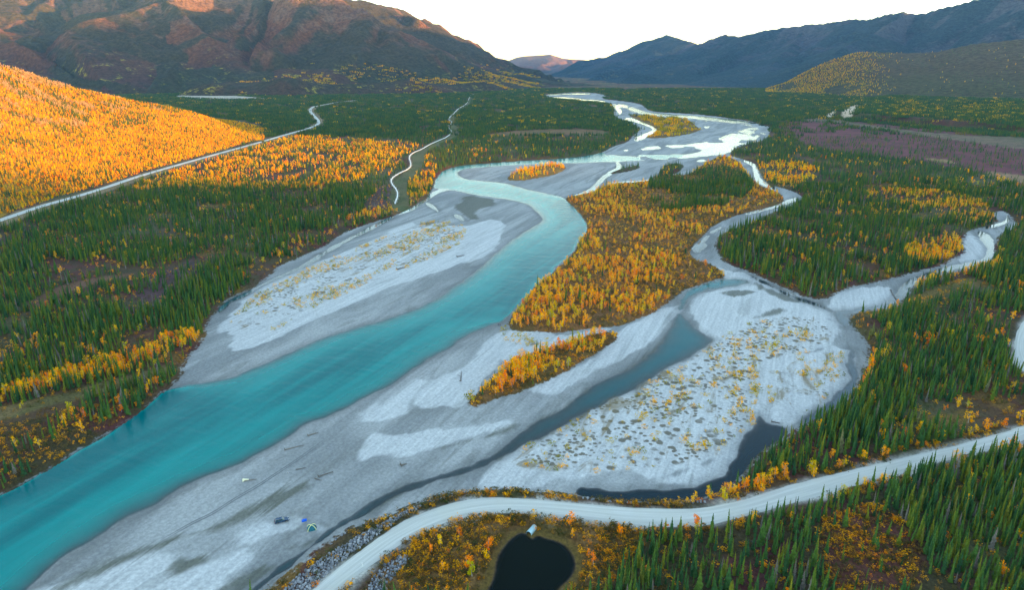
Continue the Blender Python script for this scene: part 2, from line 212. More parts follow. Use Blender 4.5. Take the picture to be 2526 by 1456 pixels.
FLOW0 = -math.atan2(345, 146)
def terrain(P, full=False):
    x, y = P[:, 0], P[:, 1]
    jx = (fbm(x/9, y/9, 2, 5) - .5)*3.0
    isl = np.max([sd(P, i) for i in ISLANDS], 0)
    sdR = np.minimum(sd(P, BED, 60), -isl) + jx*.5
    ws = {k: np.max([sd(P, p) for p in v], 0) for k, v in WATER.items()}
    main = sd(P, WATER['river'][0]) + (fbm(x/16, y/16, 3, 61) - .5)*5; br_ = ws['braided_channel'] + (fbm(x/14, y/22, 3, 62) - .5)*5
    isl2 = smooth((fbm(x/45, y/110, 4, 64) - .555)/.05)*smooth((y - 850)/150)
    ws['river'] = np.where(y > 1150, main - 26*isl2*(x > 150), main); ws['braided_channel'] = br_ - 30*isl2
    for k in ('creek', 'side_channel', 'backwater'): ws[k] = ws[k] + (fbm(x/8, y/8, 3, 65) - .5)*3.5*(ws[k] > -8)
    sdW = np.max(list(ws.values()), 0)
    gravel = (.55*(1 - np.exp(np.minimum(sdW, 0)/18)) + .16*(fbm(x/22, y/22, 3, 9) - .35)*smooth(-sdW/8))
    depth = 1.8*(1 - np.exp(-np.maximum(sdW, 0)/np.clip(10 + sdR*.35, 10, 26)))*(1 + 5*np.exp(-np.maximum(sdR, 0)/5))
    z = np.where(sdW > 0, -np.minimum(depth, 2.2), np.maximum(gravel, .03))
    t = smooth(-sdR/5)
    veg = 1.5*t + .9*(fbm(x/45, y/45, 3, 21) - .4)*t
    z = np.where(sdR < 0, np.maximum(z, .05) + veg, z)
    sdP = sd(P, PONDP)
    rd = np.maximum(sd(P, ROADS[0]), sd(P, ROADS[1]))
    z = z + (ZR - .35 - z)*smooth((rd + 9)/8)
    hd = sd(P, HWP); z = z + (2.0 - z)*smooth((hd + 9)/8)
    z = np.where(sdP > -5, np.minimum(z, .46 - sdP*.12), z); z = np.maximum(z, -2.2)
    z = z + 15*smooth((sd(P, TERR, 60) + 4)/28)
    if not full: return z, dict(sdR=sdR, sdW=sdW, sdP=sdP, rd=rd, hd=hd)
    f = dict(sdR=sdR, sdW=sdW, sdP=sdP, rd=rd, hd=hd, depth=depth, ws=ws)
    ca, sa = math.cos(FLOW0), math.sin(FLOW0); fx_ = x*ca - y*sa; fy_ = x*sa + y*ca
    jb = (fbm(fx_/70, fy_/16, 4, 81) - .5)*17
    f['bright'] = np.clip(np.max([smooth((sd(P, p) + jb + 8)/11) for p in BRIGHT], 0), 0, 1)
    f['dark'] = np.clip(np.max([smooth((sd(P, p) + jb*.6 + 6)/12) for p in DARK], 0), 0, 1)
    f['sparse'] = np.max([w*smooth((sd(P, p) + 2)/8) for p, w in SPARSE], 0)
    n1 = fbm(x/35, y/35, 3, 31); n2 = fbm(x/14, y/14, 3, 37); n3 = fbm(x/90, y/90, 3, 41)
    base = np.array([.05, .042, .02])[None]*np.ones((len(P), 1))
    def mixc(c, k): return base + (np.array(c)[None] - base)*k[:, None]
    base = mixc((.085, .05, .026), smooth((n1 - .42)/.25)); base = mixc((.085, .028, .03), smooth((n2 - .47)/.15)*.85)
    base = mixc((.075, .085, .035), smooth((n3 - .5)/.2)*.7); base = mixc((.16, .10, .02), smooth((n2*.6 + n1*.4 - .60)/.08)*.7)
    for p, c in FLOORS:
        k = smooth((sd(P, p) + 3 + (n2 - .5)*8)/5)
        v = (.7 + .65*n2)[:, None]*np.array(c)[None]
        v = np.where((n1 > .56)[:, None] & (c[0] < .2), v*np.array([.75, .9, .8]), v)
        base = base + (v - base)*k[:, None]
    rim = smooth((sdP + 5 + (n2 - .5)*5)/4)*smooth((1 - sdP)/2); base = mixc((.12, .085, .022), rim*.9)
    base = mixc((.035, .03, .012), smooth((sdP + .5)/1.5))
    f['floor'] = base
    return z, f

# ------------------------------------------------------------------ mountains: ridge skeletons
def ridge_height(P, ridges, p=1.35, rough=.35, seed=3, gully=1.0, rib=False):
    H = np.full(len(P), -12.0); RIB = np.full(len(P), .5)
    for ri, rd in enumerate(ridges):
        a = np.array([r[:3] for r in rd], float); run = np.array([r[3] for r in rd], float)
        best = np.full(len(P), 1e18); bz = np.zeros(len(P)); br = np.ones(len(P)); bs = np.zeros(len(P)); s0 = 0
        for k in range(len(a) - 1):
            e = a[k+1, :2] - a[k, :2]; L = np.hypot(*e) + 1e-6
            w = P - a[k, :2]; t = np.clip((w @ e)/(L*L), 0, 1); w = w - t[:, None]*e; d = np.sqrt((w*w).sum(1))
            m = d < best; best = np.where(m, d, best)
            bz = np.where(m, a[k, 2] + (a[k+1, 2] - a[k, 2])*t, bz); br = np.where(m, run[k] + (run[k+1] - run[k])*t, br)
            bs = np.where(m, s0 + t*L, bs); s0 += L
        n = fbm(P[:, 0]/900, P[:, 1]/900, 3, seed + ri)
        g = 1 - np.abs(2*fbm(bs/420 + 3*ri, best/1500, 3, seed + 50 + ri) - 1)
        d = best*(1 + rough*(n - .5)*2 + gully*.75*(.75 - g)*smooth(best/250))
        h = bz*np.maximum(0, 1 - d/br)**p
        h = np.where(d > br, -np.minimum((d - br)*.04, 12), h)
        g2 = 1 - np.abs(2*fbm(bs/130 + 7*ri, best/900, 3, seed + 80 + ri) - 1); RIB = np.where(h > H, .6*(1 - g) + .4*(1 - g2), RIB); H = np.maximum(H, h)
    if rib: return H, RIB
    return H
def RD(pts, run, dz=0):         # (px, py, depth) picture points -> ridge vertices
    out = []
    for q in pts:
        x, y, z = at_depth(*q[:3]); out.append((x, y, z + dz, q[3] if len(q) > 3 else run))
    return out
LEFT_R = [
 RD([(1290,180,11800,150),(1262,170,10800,220),(1241,158,9900,330),(1211,144,9300,470),(1178,119,8700,640),(1131,98,8100,820),(1075,69,7500,1020),(1021,48,7000,1250),(965,30,6600,1500),(911,16,6300),(861,11,6150),(800,5,6000),(740,-4,5800),(620,-50,5800),(500,-80,6000)], 1750),
 RD([(720,-45,5400),(800,-15,5350),(875,20,5300),(891,15,5300),(918,33,5250),(948,57,5250),(1008,90,5350),(1041,117,5450),(1091,143,5700),(1150,172,6100,500)], 1050),
 RD([(960,50,6100),(1001,53,6000),(1028,55,5950),(1055,77,5950),(1088,100,6000),(1130,142,6300,400)], 800),
 RD([(640,-40,5900),(583,-20,5700),(500,-12,5500),(437,1,5300),(410,17,5200),(333,37,5000),(267,57,4850),(207,77,4700),(167,97,4600),(103,153,4500,500)], 1450),
 RD([(410,14,5150),(470,60,4800),(540,120,4500),(600,170,4300,500)], 800),
 RD([(700,-30,5500),(700,40,5200),(745,110,4900),(800,165,4700,500)], 750),
 RD([(500,-90,6900),(300,-70,6700),(150,-55,6500),(0,-40,6200),(-300,-60,5800),(-700,-60,5400)], 2300),
 RD([(150,-50,6400),(120,10,5900),(60,60,5400),(0,130,5000,700)], 1200), RD([(300,-60,6600),(250,0,6200),(230,50,5900,700)], 900),
 RD([(-100,60,4700),(-300,40,4300),(-700,30,4000)], 1500)]
RIGHT_R = [
 RD([(1415,175,13500,250),(1468,152,12000,550),(1508,138,11200,750),(1551,119,10300,1000),(1608,103,9600,1250),(1645,89,9100,1450),(1683,103,8800,1500),(1720,112,8600),(1800,118,8400)], 1700),
 RD([(1560,178,9200,250),(1620,150,8600,600),(1690,122,8000,900),(1750,103,7700,1200),(1790,90,7500,1400),(1833,88,7400,1500),(1870,78,7300),(1890,70,7200),(1930,70,7100),(1983,67,7000),(2050,55,6800),(2100,45,6600),(2150,48,6450),(2203,40,6300),(2226,37,6220),(2231,30,6200),(2240,38,6180),(2283,37,6100),(2350,20,5950),(2416,0,5800),(2525,-25,5600),(2700,-60,5200,1500),(2900,-20,4800,1200),(3200,60,4400,800)], 1800),
 RD([(1983,80,6900),(1950,120,6200),(1900,165,5400,700)], 900), RD([(2230,45,6150),(2150,90,5500),(2070,125,5000,600)], 900), RD([(1790,100,7400),(1740,140,6700),(1690,170,6100,500)], 800)]
CREST_L = [(-600,70,1050),(-250,100,1120),(-100,130,1180),(0,155,1230),(67,176,1300),(133,200,1370),(200,220,1440),(267,233,1500),(333,250,1550),(400,261,1590),(467,276,1610),(517,293,1590),(567,319,1530),(606,341,1430),(640,350,1380)]
BASE_L = [(-600,735),(-250,640),(0,523),(100,492),(187,470),(267,448),(333,427),(433,400),(533,374),(606,352),(640,346)]
CREST_R = [(1850,231,4300),(1880,227,4250),(1943,203,4250),(2003,170,4300),(2050,147,4350),(2093,133,4350),(2116,129,4350),(2183,128,4300),(2233,130,4250),(2300,127,4200),(2383,107,4100),(2483,96,4000),(2700,80,3800),(3000,70,3600)]
BASE_R = [(1850,230),(1880,229),(1943,229),(2050,234),(2150,241),(2300,247),(2525,253),(2800,262),(3000,270)]
def column_hill(P, crest, base, p, back):
    x, y = P[:, 0], np.maximum(P[:, 1], 1); px = CX + FP*x/(y*cp + 60*sp); c = np.array(crest, float); b = np.array(base, float)
    q = np.interp(px, c[:, 0], c[:, 1]); Yc = np.interp(px, c[:, 0], c[:, 2]); Yb = gnd(px, np.interp(px, b[:, 0], b[:, 1]))[1]
    _, dy, dz = ray(px, q); zc = np.maximum(HC + dz/dy*Yc, .0) - 1.0
    t = np.where(y < Yc, (y - Yb)/np.maximum(Yc - Yb, 1), 1 - (y - Yc)/back)
    h = np.where(t > 0, zc*np.clip(t, 0, 1)**p, np.maximum(t*8, -8)); return np.where((px < c[-1, 0]) & (px > c[0, 0] - 50) & (zc > .3), h, -8)
FAR_R = [RD([(1230,160,16000,900),(1245,155,16000,2500),(1275,143,16000),(1295,140,16000),(1338,137,16000),(1358,134,16000),(1388,142,16000),(1418,145,16000),(1448,149,16000,2500),(1475,152,16000,2500),(1520,158,16000,900)], 3600),
 RD([(1190,150,21000),(1225,142,21000),(1260,150,21000,2000)], 3000)]
SHADE_R = [[(6500, y, z, 3000) for y, z in ((-6000,900),(-4000,1000),(-2200,980),(-1500,900),(-1050,720),(-890,640),(-640,603),(-548,597),(-400,606),(-260,636),(-100,720),(300,950),(1500,1120),(2952,1290),(3400,1280),(4836,820),(6246,690),(7600,650))]]  # unseen crest: heights follow the wanted shadow line, the dip admits sun
def hill_l(P):
    h = column_hill(P, CREST_L, BASE_L, 1.1, 420); return h + (fbm(P[:, 0]/60, P[:, 1]/60, 3, 77) - .5)*7*np.clip(h/25, 0, 1)
def hill_r(P):
    h = column_hill(P, CREST_R, BASE_R, 1.15, 1500); return h + (fbm(P[:, 0]/330, P[:, 1]/330, 4, 78) - .5)*46*np.clip(h/80, 0, 1)*np.clip((235 - h)/120, 0.15, 1)
def ground_z(P):
    z, f = terrain(P); return z, f

# ------------------------------------------------------------------ material helpers
def new_mat(name):
    m = bpy.data.materials.new(name); m.use_nodes = True; nt = m.node_tree; nt.nodes.clear()
    return m, nt
class N:
    def __init__(s, nt): s.nt = nt
    def n(s, t, **k):
        o = s.nt.nodes.new('ShaderNode' + t)
        for a, v in k.items(): setattr(o, a, v)
        return o
    def put(s, sock, v):
        if isinstance(v, bpy.types.NodeSocket): s.nt.links.new(v, sock)
        elif isinstance(v, (tuple, list)) and len(v) == 3 and sock.type == 'RGBA': sock.default_value = (*v, 1)
        else: sock.default_value = v
    def math(s, op, a, b=0.0, c=None, clamp=False):
        o = s.n('Math', operation=op, use_clamp=clamp); s.put(o.inputs[0], a); s.put(o.inputs[1], b)
        if c is not None: s.put(o.inputs[2], c)
        return o.outputs[0]
    def mix(s, f, a, b, mode='MIX'):
        o = s.n('MixRGB', blend_type=mode); s.put(o.inputs[0], f); s.put(o.inputs[1], a); s.put(o.inputs[2], b); return o.outputs[0]
    def step(s, v, lo, hi):
        o = s.n('MapRange', interpolation_type='SMOOTHSTEP'); s.put(o.inputs[0], v); s.put(o.inputs[1], lo); s.put(o.inputs[2], hi); return o.outputs[0]
    def attr(s, name, col=False):
        o = s.n('Attribute', attribute_name=name); return o.outputs[0 if col else 2]
    def pos(s): return s.n('NewGeometry').outputs['Position']
    def noise(s, vec, scale, detail=3, rough=.55, dist=0.0):
        mp = s.n('Mapping'); s.put(mp.inputs[0], vec); mp.inputs['Rotation'].default_value = (.62, .47, .83); mp.inputs['Location'].default_value = (3.7, 11.3, 5.9)
        o = s.n('TexNoise'); s.put(o.inputs['Vector'], mp.outputs[0]); o.inputs['Scale'].default_value = scale
        o.inputs['Detail'].default_value = detail; o.inputs['Roughness'].default_value = rough; o.inputs['Distortion'].default_value = dist
        return o.outputs[0]
    def vor(s, vec, scale, out='Distance'):
        o = s.n('TexVoronoi'); s.put(o.inputs['Vector'], vec); o.inputs['Scale'].default_value = scale; return o.outputs[out]
    def maps(s, vec, rot=0.0, scale=(1, 1, 1)):
        o = s.n('Mapping', vector_type='TEXTURE'); s.put(o.inputs[0], vec); o.inputs['Rotation'].default_value = (0, 0, -rot); o.inputs['Scale'].default_value = tuple(1/v for v in scale); return o.outputs[0]
    def ramp(s, f, stops):
        o = s.n('ValToRGB'); e = o.color_ramp.elements
        while len(e) < len(stops): e.new(.5)
        for el, (p, c) in zip(e, stops): el.position = p; el.color = (*c, 1)
        s.put(o.inputs[0], f); return o.outputs[0]
    def bsdf(s, col, rough=.9, spec=.2, normal=None, **k):
        o = s.n('BsdfPrincipled'); s.put(o.inputs['Base Color'], col); s.put(o.inputs['Roughness'], rough)
        s.put(o.inputs['Specular IOR Level'], spec)
        if normal is not None: s.put(o.inputs['Normal'], normal)
        for a, v in k.items(): s.put(o.inputs[a], v)
        return o.outputs[0]
    def bump(s, h, strength=.5, dist=.1):
        o = s.n('Bump'); s.put(o.inputs['Height'], h); o.inputs['Strength'].default_value = strength; o.inputs['Distance'].default_value = dist; return o.outputs[0]
    def out(s, sh, vol=None):
        o = s.n('OutputMaterial')
        if sh is not None: s.nt.links.new(sh, o.inputs[0])
        if vol is not None: s.nt.links.new(vol, o.inputs[1])
def simple(name, col, rough=.7, spec=.3, var=0.0, scale=3.0, metallic=0.0):
    m, nt = new_mat(name); q = N(nt); c = col
    if var:
        t = q.n('TexCoord').outputs['Object']
        c = q.mix(q.noise(t, scale, 4), tuple(v*(1 - var) for v in col), tuple(min(1, v*(1 + var)) for v in col))
    q.out(q.bsdf(c, rough, spec, Metallic=metallic)); return m
FLOW = -math.atan2(345, 146)
def mat_ground():
    m, nt = new_mat('ground'); q = N(nt); p = q.pos()
    sr = q.attr('sdR'); br = q.attr('bright'); dk = q.attr('dark'); spz = q.attr('sparse'); fl = q.attr('floor', True); sw = q.attr('sdW')
    flow = q.maps(p, FLOW, (.16, 1, 1)); fine = q.maps(p, FLOW, (.05, 1, 1))
    na = q.noise(flow, .10, 5, .62, 1.2); nb = q.noise(p, .8, 5, .7); nc = q.noise(flow, .03, 4, .55, 1.5); nd = q.noise(p, .3, 4, .65); nf = q.noise(fine, .45, 4, .65, .8)
    bb = q.step(q.math('ADD', br, q.math('ADD', q.math('MULTIPLY', q.math('SUBTRACT', na, .5), 1.3), q.math('MULTIPLY', q.math('SUBTRACT', nc, .5), 1.0))), q.math('ADD', .30, q.math('MULTIPLY', q.math('SUBTRACT', q.noise(p, .05, 5, .65), .5), 1.1)), q.math('ADD', .68, q.math('MULTIPLY', q.math('SUBTRACT', q.noise(p, .05, 5, .65), .5), 1.1)))
    mid = q.mix(q.step(nc, .36, .62), (.23, .24, .24), (.35, .36, .355))
    mid = q.mix(q.math('MULTIPLY', q.step(na, .52, .66), .55), mid, (.19, .195, .185))
    mid = q.mix(q.math('MULTIPLY', q.step(nf, .55, .70), .2), mid, (.42, .43, .42)); mid = q.mix(q.math('MULTIPLY', q.step(nf, .45, .33), .28), mid, (.17, .175, .17))
    pale = q.mix(q.step(nf, .35, .65), (.44, .45, .45), (.53, .54, .535)); pale = q.mix(q.math('MULTIPLY', q.step(na, .56, .66), .5), pale, (.30, .31, .30))
    g = q.mix(bb, mid, pale)
    dd = q.step(q.math('ADD', dk, q.math('ADD', q.math('MULTIPLY', q.math('SUBTRACT', na, .5), 1.4), q.math('MULTIPLY', q.math('SUBTRACT', nf, .5), .6))), .35, .85)
    g = q.mix(q.math('MULTIPLY', dd, .8), g, (.10, .105, .08))
    g = q.mix(q.step(nb, .25, .8), q.mix(1.0, g, (.74, .74, .75), 'MULTIPLY'), q.mix(1.0, g, (1.2, 1.2, 1.19), 'MULTIPLY'))
    # wet margin of the water
    wet = q.math('MULTIPLY', q.step(q.math('ADD', sw, q.math('MULTIPLY', q.math('SUBTRACT', na, .5), 8.0)), -7.0, .6), .40)
    g = q.mix(wet, g, (.075, .085, .085))
    g = q.mix(q.math('MULTIPLY', q.step(sw, -.4, 1.2), .72), g, (.055, .07, .07))
    # mats of low plants on the bars
    v = q.mix(q.step(q.noise(p, .05, 2), .42, .58), q.vor(q.maps(p, 0, (1, 1, .01)), .42), q.vor(q.maps(p, .7, (1, 1, .01)), .21)); vs = q.noise(p, .06, 4)
    spot = q.math('MULTIPLY', q.step(q.math('ADD', v, q.math('MULTIPLY', q.math('SUBTRACT', nd, .5), .5)), .46, .30), q.step(q.math('ADD', vs, q.math('MULTIPLY', spz, .45)), .64, .9))
    g = q.mix(q.math('MULTIPLY', q.math('MULTIPLY', spot, q.step(spz, .05, .2)), .85), g, q.mix(nd, (.075, .065, .05), (.13, .11, .06)))
    str2 = q.math('MULTIPLY', q.step(q.noise(q.maps(p, FLOW, (.3, 1, 1)), .11, 4, .6, 1.0), .55, .68), q.step(spz, .1, .35))
    g = q.mix(q.math('MULTIPLY', str2, .7), g, q.mix(nd, (.13, .10, .045), (.22, .15, .05)))
    f2 = q.mix(q.step(nb, .25, .78), q.mix(1.0, fl, (.5, .5, .5), 'MULTIPLY'), q.mix(1.0, fl, (1.55, 1.5, 1.4), 'MULTIPLY'))
    k = q.step(q.math('ADD', sr, q.math('ADD', q.math('MULTIPLY', q.math('SUBTRACT', nd, .5), 6.0), q.math('MULTIPLY', q.math('SUBTRACT', nb, .5), 2.0))), -.6, .6)
    col = q.mix(k, f2, g)
    q.out(q.bsdf(col, .93, .15, q.bump(q.math('ADD', nb, nd), .35, .2))); return m
def mat_water(name, deep, k, rough=.06, bump=.25, maxa=1.0, silt=None, spec=.5):
    m, nt = new_mat(name); q = N(nt); p = q.pos()
    d = q.attr('depth'); nz = q.noise(q.maps(p, FLOW, (.3, 1, 1)), .05, 3, .6, .5)
    dd = q.math('MULTIPLY', d, q.math('ADD', .55, q.math('MULTIPLY', nz, .9)))
    a = q.math('SUBTRACT', 1.0, q.math('POWER', 2.718, q.math('MULTIPLY', dd, -k)))
    a = q.math('MULTIPLY', a, maxa)
    col = deep if silt is None else q.mix(q.step(q.math('ADD', dd, q.math('MULTIPLY', q.math('SUBTRACT', q.noise(q.maps(p, FLOW, (.07, 1, 1)), .09, 4, .6, .8), .5), 1.6)), .3, 1.9), silt, deep)
    h = q.math('ADD', q.noise(p, .8, 3, .6), q.math('MULTIPLY', q.noise(q.maps(p, FLOW + 1.57, (.35, 1, 1)), .22, 3), 2.0))
    nrm = q.bump(h, bump, .12)
    body = q.bsdf(col, rough, spec, nrm, IOR=1.33)
    gl = q.n('BsdfGlossy'); gl.inputs['Roughness'].default_value = rough; nt.links.new(nrm, gl.inputs['Normal'])
    tr = q.n('BsdfTransparent'); fr = q.n('Fresnel'); fr.inputs[0].default_value = 1.33; nt.links.new(nrm, fr.inputs[1])
    film = q.n('MixShader'); q.put(film.inputs[0], fr.outputs[0]); nt.links.new(tr.outputs[0], film.inputs[1]); nt.links.new(gl.outputs[0], film.inputs[2])
    mx = q.n('MixShader'); q.put(mx.inputs[0], a); nt.links.new(film.outputs[0], mx.inputs[1]); nt.links.new(body, mx.inputs[2])
    q.out(mx.outputs[0]); return m
def mat_mountain(name, lo, hi, rock, veg, hs=500.0, vegk=1.0, green=(.035, .05, .03), ribs=False):
    m, nt = new_mat(name); q = N(nt); p = q.pos()
    sep = q.n('SeparateXYZ'); q.put(sep.inputs[0], p); z = sep.outputs[2]
    hh = q.math('DIVIDE', z, hs)
    n1 = q.noise(p, .0022, 6, .6, .4); n2 = q.noise(p, .011, 6, .68, .3); n3 = q.noise(p, .045, 4, .7)
    c = q.mix(q.step(q.math('ADD', hh, q.math('MULTIPLY', q.math('SUBTRACT', n1, .5), 1.2)), .1, .8), lo, hi)
    c = q.mix(q.math('MULTIPLY', q.step(n2, .52, .66), .38), c, q.mix(n3, rock, tuple(v*.6 for v in rock)))
    c = q.mix(q.math('MULTIPLY', q.step(q.math('ADD', q.math('MULTIPLY', hh, .8), q.math('MULTIPLY', n2, 1.0)), 1.0, 1.4), .5), c, q.mix(n3, tuple(v*.7 for v in rock), tuple(v*1.15 for v in rock)))
    low = q.step(q.math('ADD', hh, q.math('MULTIPLY', q.math('SUBTRACT', n1, .5), .9)), .3, .0)
    c = q.mix(q.math('MULTIPLY', low, q.math('MULTIPLY', q.step(n2, .42, .6), .8)), c, green)
    vm = q.math('MULTIPLY', q.math('MULTIPLY', q.step(n2, .54, .62), q.step(n3, .45, .6)), q.step(q.math('ADD', hh, q.math('MULTIPLY', q.math('SUBTRACT', n1, .5), 1.3)), .42, .12))
    c = q.mix(q.math('MULTIPLY', vm, vegk), c, veg)
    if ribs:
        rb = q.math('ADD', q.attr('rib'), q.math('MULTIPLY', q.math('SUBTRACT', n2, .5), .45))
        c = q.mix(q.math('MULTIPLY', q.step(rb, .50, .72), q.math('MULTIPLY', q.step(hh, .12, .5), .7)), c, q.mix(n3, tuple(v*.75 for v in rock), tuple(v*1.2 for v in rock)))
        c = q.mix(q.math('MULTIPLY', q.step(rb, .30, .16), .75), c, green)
    c = q.mix(q.step(n3, .3, .75), q.mix(1.0, c, (.6, .6, .62), 'MULTIPLY'), q.mix(1.0, c, (1.35, 1.32, 1.28), 'MULTIPLY'))
    q.out(q.bsdf(c, .95, .08, q.bump(q.math('ADD', q.math('MULTIPLY', n2, 2.0), n3), .9, 14.0))); return m
def mat_leaf(name, stops, dark=.6, trans=.25):
    m, nt = new_mat(name); q = N(nt); r = q.n('ObjectInfo').outputs['Random']
    c = q.ramp(r, stops); t = q.n('TexCoord').outputs['Object']; gn = q.n('NewGeometry').outputs['Random Per Island']
    c = q.mix(q.math('MULTIPLY', q.math('ADD', q.noise(t, 4.0, 2), gn), .6), q.mix(1.0, c, (dark, dark, dark), 'MULTIPLY'), q.mix(1.0, c, (1.3, 1.3, 1.25), 'MULTIPLY'))
    b = q.bsdf(c, .85, .02)
    tr = q.n('BsdfTranslucent'); q.put(tr.inputs[0], c); mx = q.n('MixShader'); mx.inputs[0].default_value = trans
    nt.links.new(b, mx.inputs[1]); nt.links.new(tr.outputs[0], mx.inputs[2]); q.out(mx.outputs[0]); return m
M = dict(ground=mat_ground())
M['spruce'] = mat_leaf('spruce_needles', [(0, (.03, .085, .036)), (.4, (.055, .135, .034)), (.7, (.10, .17, .026)), (.88, (.18, .19, .02)), (.955, (.15, .16, .03)), (.97, (.20, .18, .16)), (1, (.16, .14, .12))], .5, .12)
M['far_spruce'] = mat_leaf('far_spruce_needles', [(0, (.032, .085, .045)), (.5, (.055, .125, .042)), (.85, (.11, .155, .035)), (1, (.20, .15, .03))], .5, .1)
M['gold'] = mat_leaf('autumn_leaves', [(0, (.50, .46, .008)), (.25, (.96, .58, .002)), (.66, (1.0, .45, .001)), (.90, (1.0, .31, .003)), (1, (.80, .18, .01))], .7, .45)
M['ygreen'] = mat_leaf('yellow_green_leaves', [(0, (.16, .18, .01)), (.35, (.55, .40, .008)), (1, (.98, .46, .004))], .65, .4)
M['bush'] = mat_leaf('low_bush_leaves', [(0, (.05, .075, .02)), (.3, (.12, .095, .035)), (.55, (.19, .11, .03)), (.7, (.55, .25, .012)), (.88, (.92, .46, .005)), (1, (.72, .20, .012))], .6, .3)
M['bark'] = simple('bark', (.12, .09, .07), .9, .1, .3, 6); M['pale_bark'] = simple('pale_bark', (.38, .35, .30), .85, .1, .35, 5)

# ------------------------------------------------------------------ object helpers
COL = SC.collection
def tag(o, label=None, cat=None, group=None, kind=None):
    if label: o['label'] = label
    if cat: o['category'] = cat
    if group: o['group'] = group
    if kind: o['kind'] = kind
    return o
def mesh_np(name, verts, faces, mat=None, smooth_=True, parent=None, link=True, midx=None):
    me = bpy.data.meshes.new(name); verts = np.asarray(verts, np.float32)
    if isinstance(faces, np.ndarray):
        k = faces.shape[1]; me.vertices.add(len(verts)); me.vertices.foreach_set('co', verts.ravel())
        me.loops.add(faces.size); me.loops.foreach_set('vertex_index', faces.astype(np.int32).ravel())
        me.polygons.add(len(faces)); me.polygons.foreach_set('loop_start', np.arange(0, faces.size, k, dtype=np.int32))
        me.update(calc_edges=True)
    else: me.from_pydata([tuple(map(float, v)) for v in verts], [], faces); me.update()
    me.polygons.foreach_set('use_smooth', np.full(len(me.polygons), smooth_))
    for m in (mat if isinstance(mat, (list, tuple)) else [mat]):
        if m: me.materials.append(m)
    if midx is not None: me.polygons.foreach_set('material_index', np.asarray(midx, np.int32))
    o = bpy.data.objects.new(name, me)
    if link: COL.objects.link(o)
    if parent: o.parent = parent
    return o
def fattr(me, name, arr):
    arr = np.asarray(arr, np.float32)
    if arr.ndim == 1: me.attributes.new(name, 'FLOAT', 'POINT').data.foreach_set('value', arr)
    else: me.attributes.new(name, 'FLOAT_COLOR', 'POINT').data.foreach_set('color', np.column_stack([arr, np.ones(len(arr))]).astype(np.float32).ravel())
def grid_faces(nr, nc):
    i = np.arange(nr*nc).reshape(nr, nc)
    return np.stack([i[:-1, :-1], i[:-1, 1:], i[1:, 1:], i[1:, :-1]], -1).reshape(-1, 4)
def empty(name, loc, rz=0.0, s=1.0):
    o = bpy.data.objects.new(name, None); COL.objects.link(o); o.location = loc; o.rotation_euler = (0, 0, rz)
    o.scale = (s, s, s) if not isinstance(s, tuple) else s; o.empty_display_size = .5; return o
class MB:
    def __init__(s): s.v = []; s.f = []
    def add(s, v, f):
        n = len(s.v); s.v += [tuple(a) for a in v]; s.f += [tuple(i + n for i in q) for q in f]; return s
    def box(s, c, d, rz=0.0):
        x, y, z = (a/2 for a in d); ca, sa = math.cos(rz), math.sin(rz)
        v = [(sx*x, sy*y, sz*z) for sz in (-1, 1) for sx, sy in ((-1,-1),(1,-1),(1,1),(-1,1))]
        v = [(c[0] + a*ca - b*sa, c[1] + a*sa + b*ca, c[2] + e) for a, b, e in v]
        return s.add(v, [(3,2,1,0),(4,5,6,7),(0,1,5,4),(1,2,6,5),(2,3,7,6),(3,0,4,7)])
    def tube(s, pts, rad, n=8, cap=True):
        pts = [Vector(p) for p in pts]; rad = rad if isinstance(rad, (list, tuple)) else [rad]*len(pts); V = []; F = []
        for i, p in enumerate(pts):
            t = (pts[min(i+1, len(pts)-1)] - pts[max(i-1, 0)]).normalized()
            u = t.cross(Vector((0, 0, 1))); u = u.normalized() if u.length > .05 else Vector((1, 0, 0)); w = u.cross(t).normalized()
            V += [p + (u*math.cos(2*math.pi*k/n) + w*math.sin(2*math.pi*k/n))*rad[i] for k in range(n)]
        for i in range(len(pts) - 1):
            F += [(i*n + k, i*n + (k+1) % n, (i+1)*n + (k+1) % n, (i+1)*n + k) for k in range(n)]
        if cap: F += [tuple(range(n))[::-1], tuple(range((len(pts)-1)*n, len(pts)*n))]
        return s.add(V, F)
    def build(s, name, mat, parent=None, smooth_=False, link=True): return mesh_np(name, s.v, s.f, mat, smooth_, parent, link)

# ------------------------------------------------------------------ ground, water
us = np.r_[np.linspace(-1100, -160, 40)[:-1], np.arange(-160, 2690, 3.0), np.linspace(2690, 3600, 40)[1:]]
vs = np.r_[np.array([166.5, 168, 170]), np.arange(171.5, 330, 1.5), np.arange(330, 1500, 2.7), np.linspace(1500, 2100, 60)[1:]]
UU, VV = np.meshgrid(us, vs); gx, gy = gnd(UU.ravel(), VV.ravel(), 0.0)
GP = np.stack([gx, gy], 1)
gz, F = terrain(GP, True)
gf = grid_faces(len(vs), len(us))[:, ::-1]
fR = F['sdR'][gf].mean(1) > 0
def submesh(name, faces, verts, mat, attrs):
    used = np.unique(faces); mp = np.full(len(verts), -1, np.int64); mp[used] = np.arange(len(used))
    o = mesh_np(name, verts[used], mp[faces], mat)
    for k, a in attrs.items(): fattr(o.data, k, a[used])
    return o
GV = np.column_stack([gx, gy, gz])
ga = {k: F[k] for k in ('sdR', 'sdW', 'bright', 'dark', 'sparse', 'floor')}
tag(submesh('gravel_bed', gf[fR], GV, M['ground'], ga), kind='structure')
tag(submesh('ground', gf[~fR], GV, M['ground'], ga), kind='structure')
M['river'] = mat_water('river_water', (.0, .13, .138), 1.8, .10, .8, .985, (.0, .31, .295), .07)
M['braided_channel'] = mat_water('braid_water', (.03, .16, .18), .9, .05, .35, .8, None, .5)
M['creek'] = mat_water('creek_water', (.015, .06, .09), 1.2, .03, .05, .8)
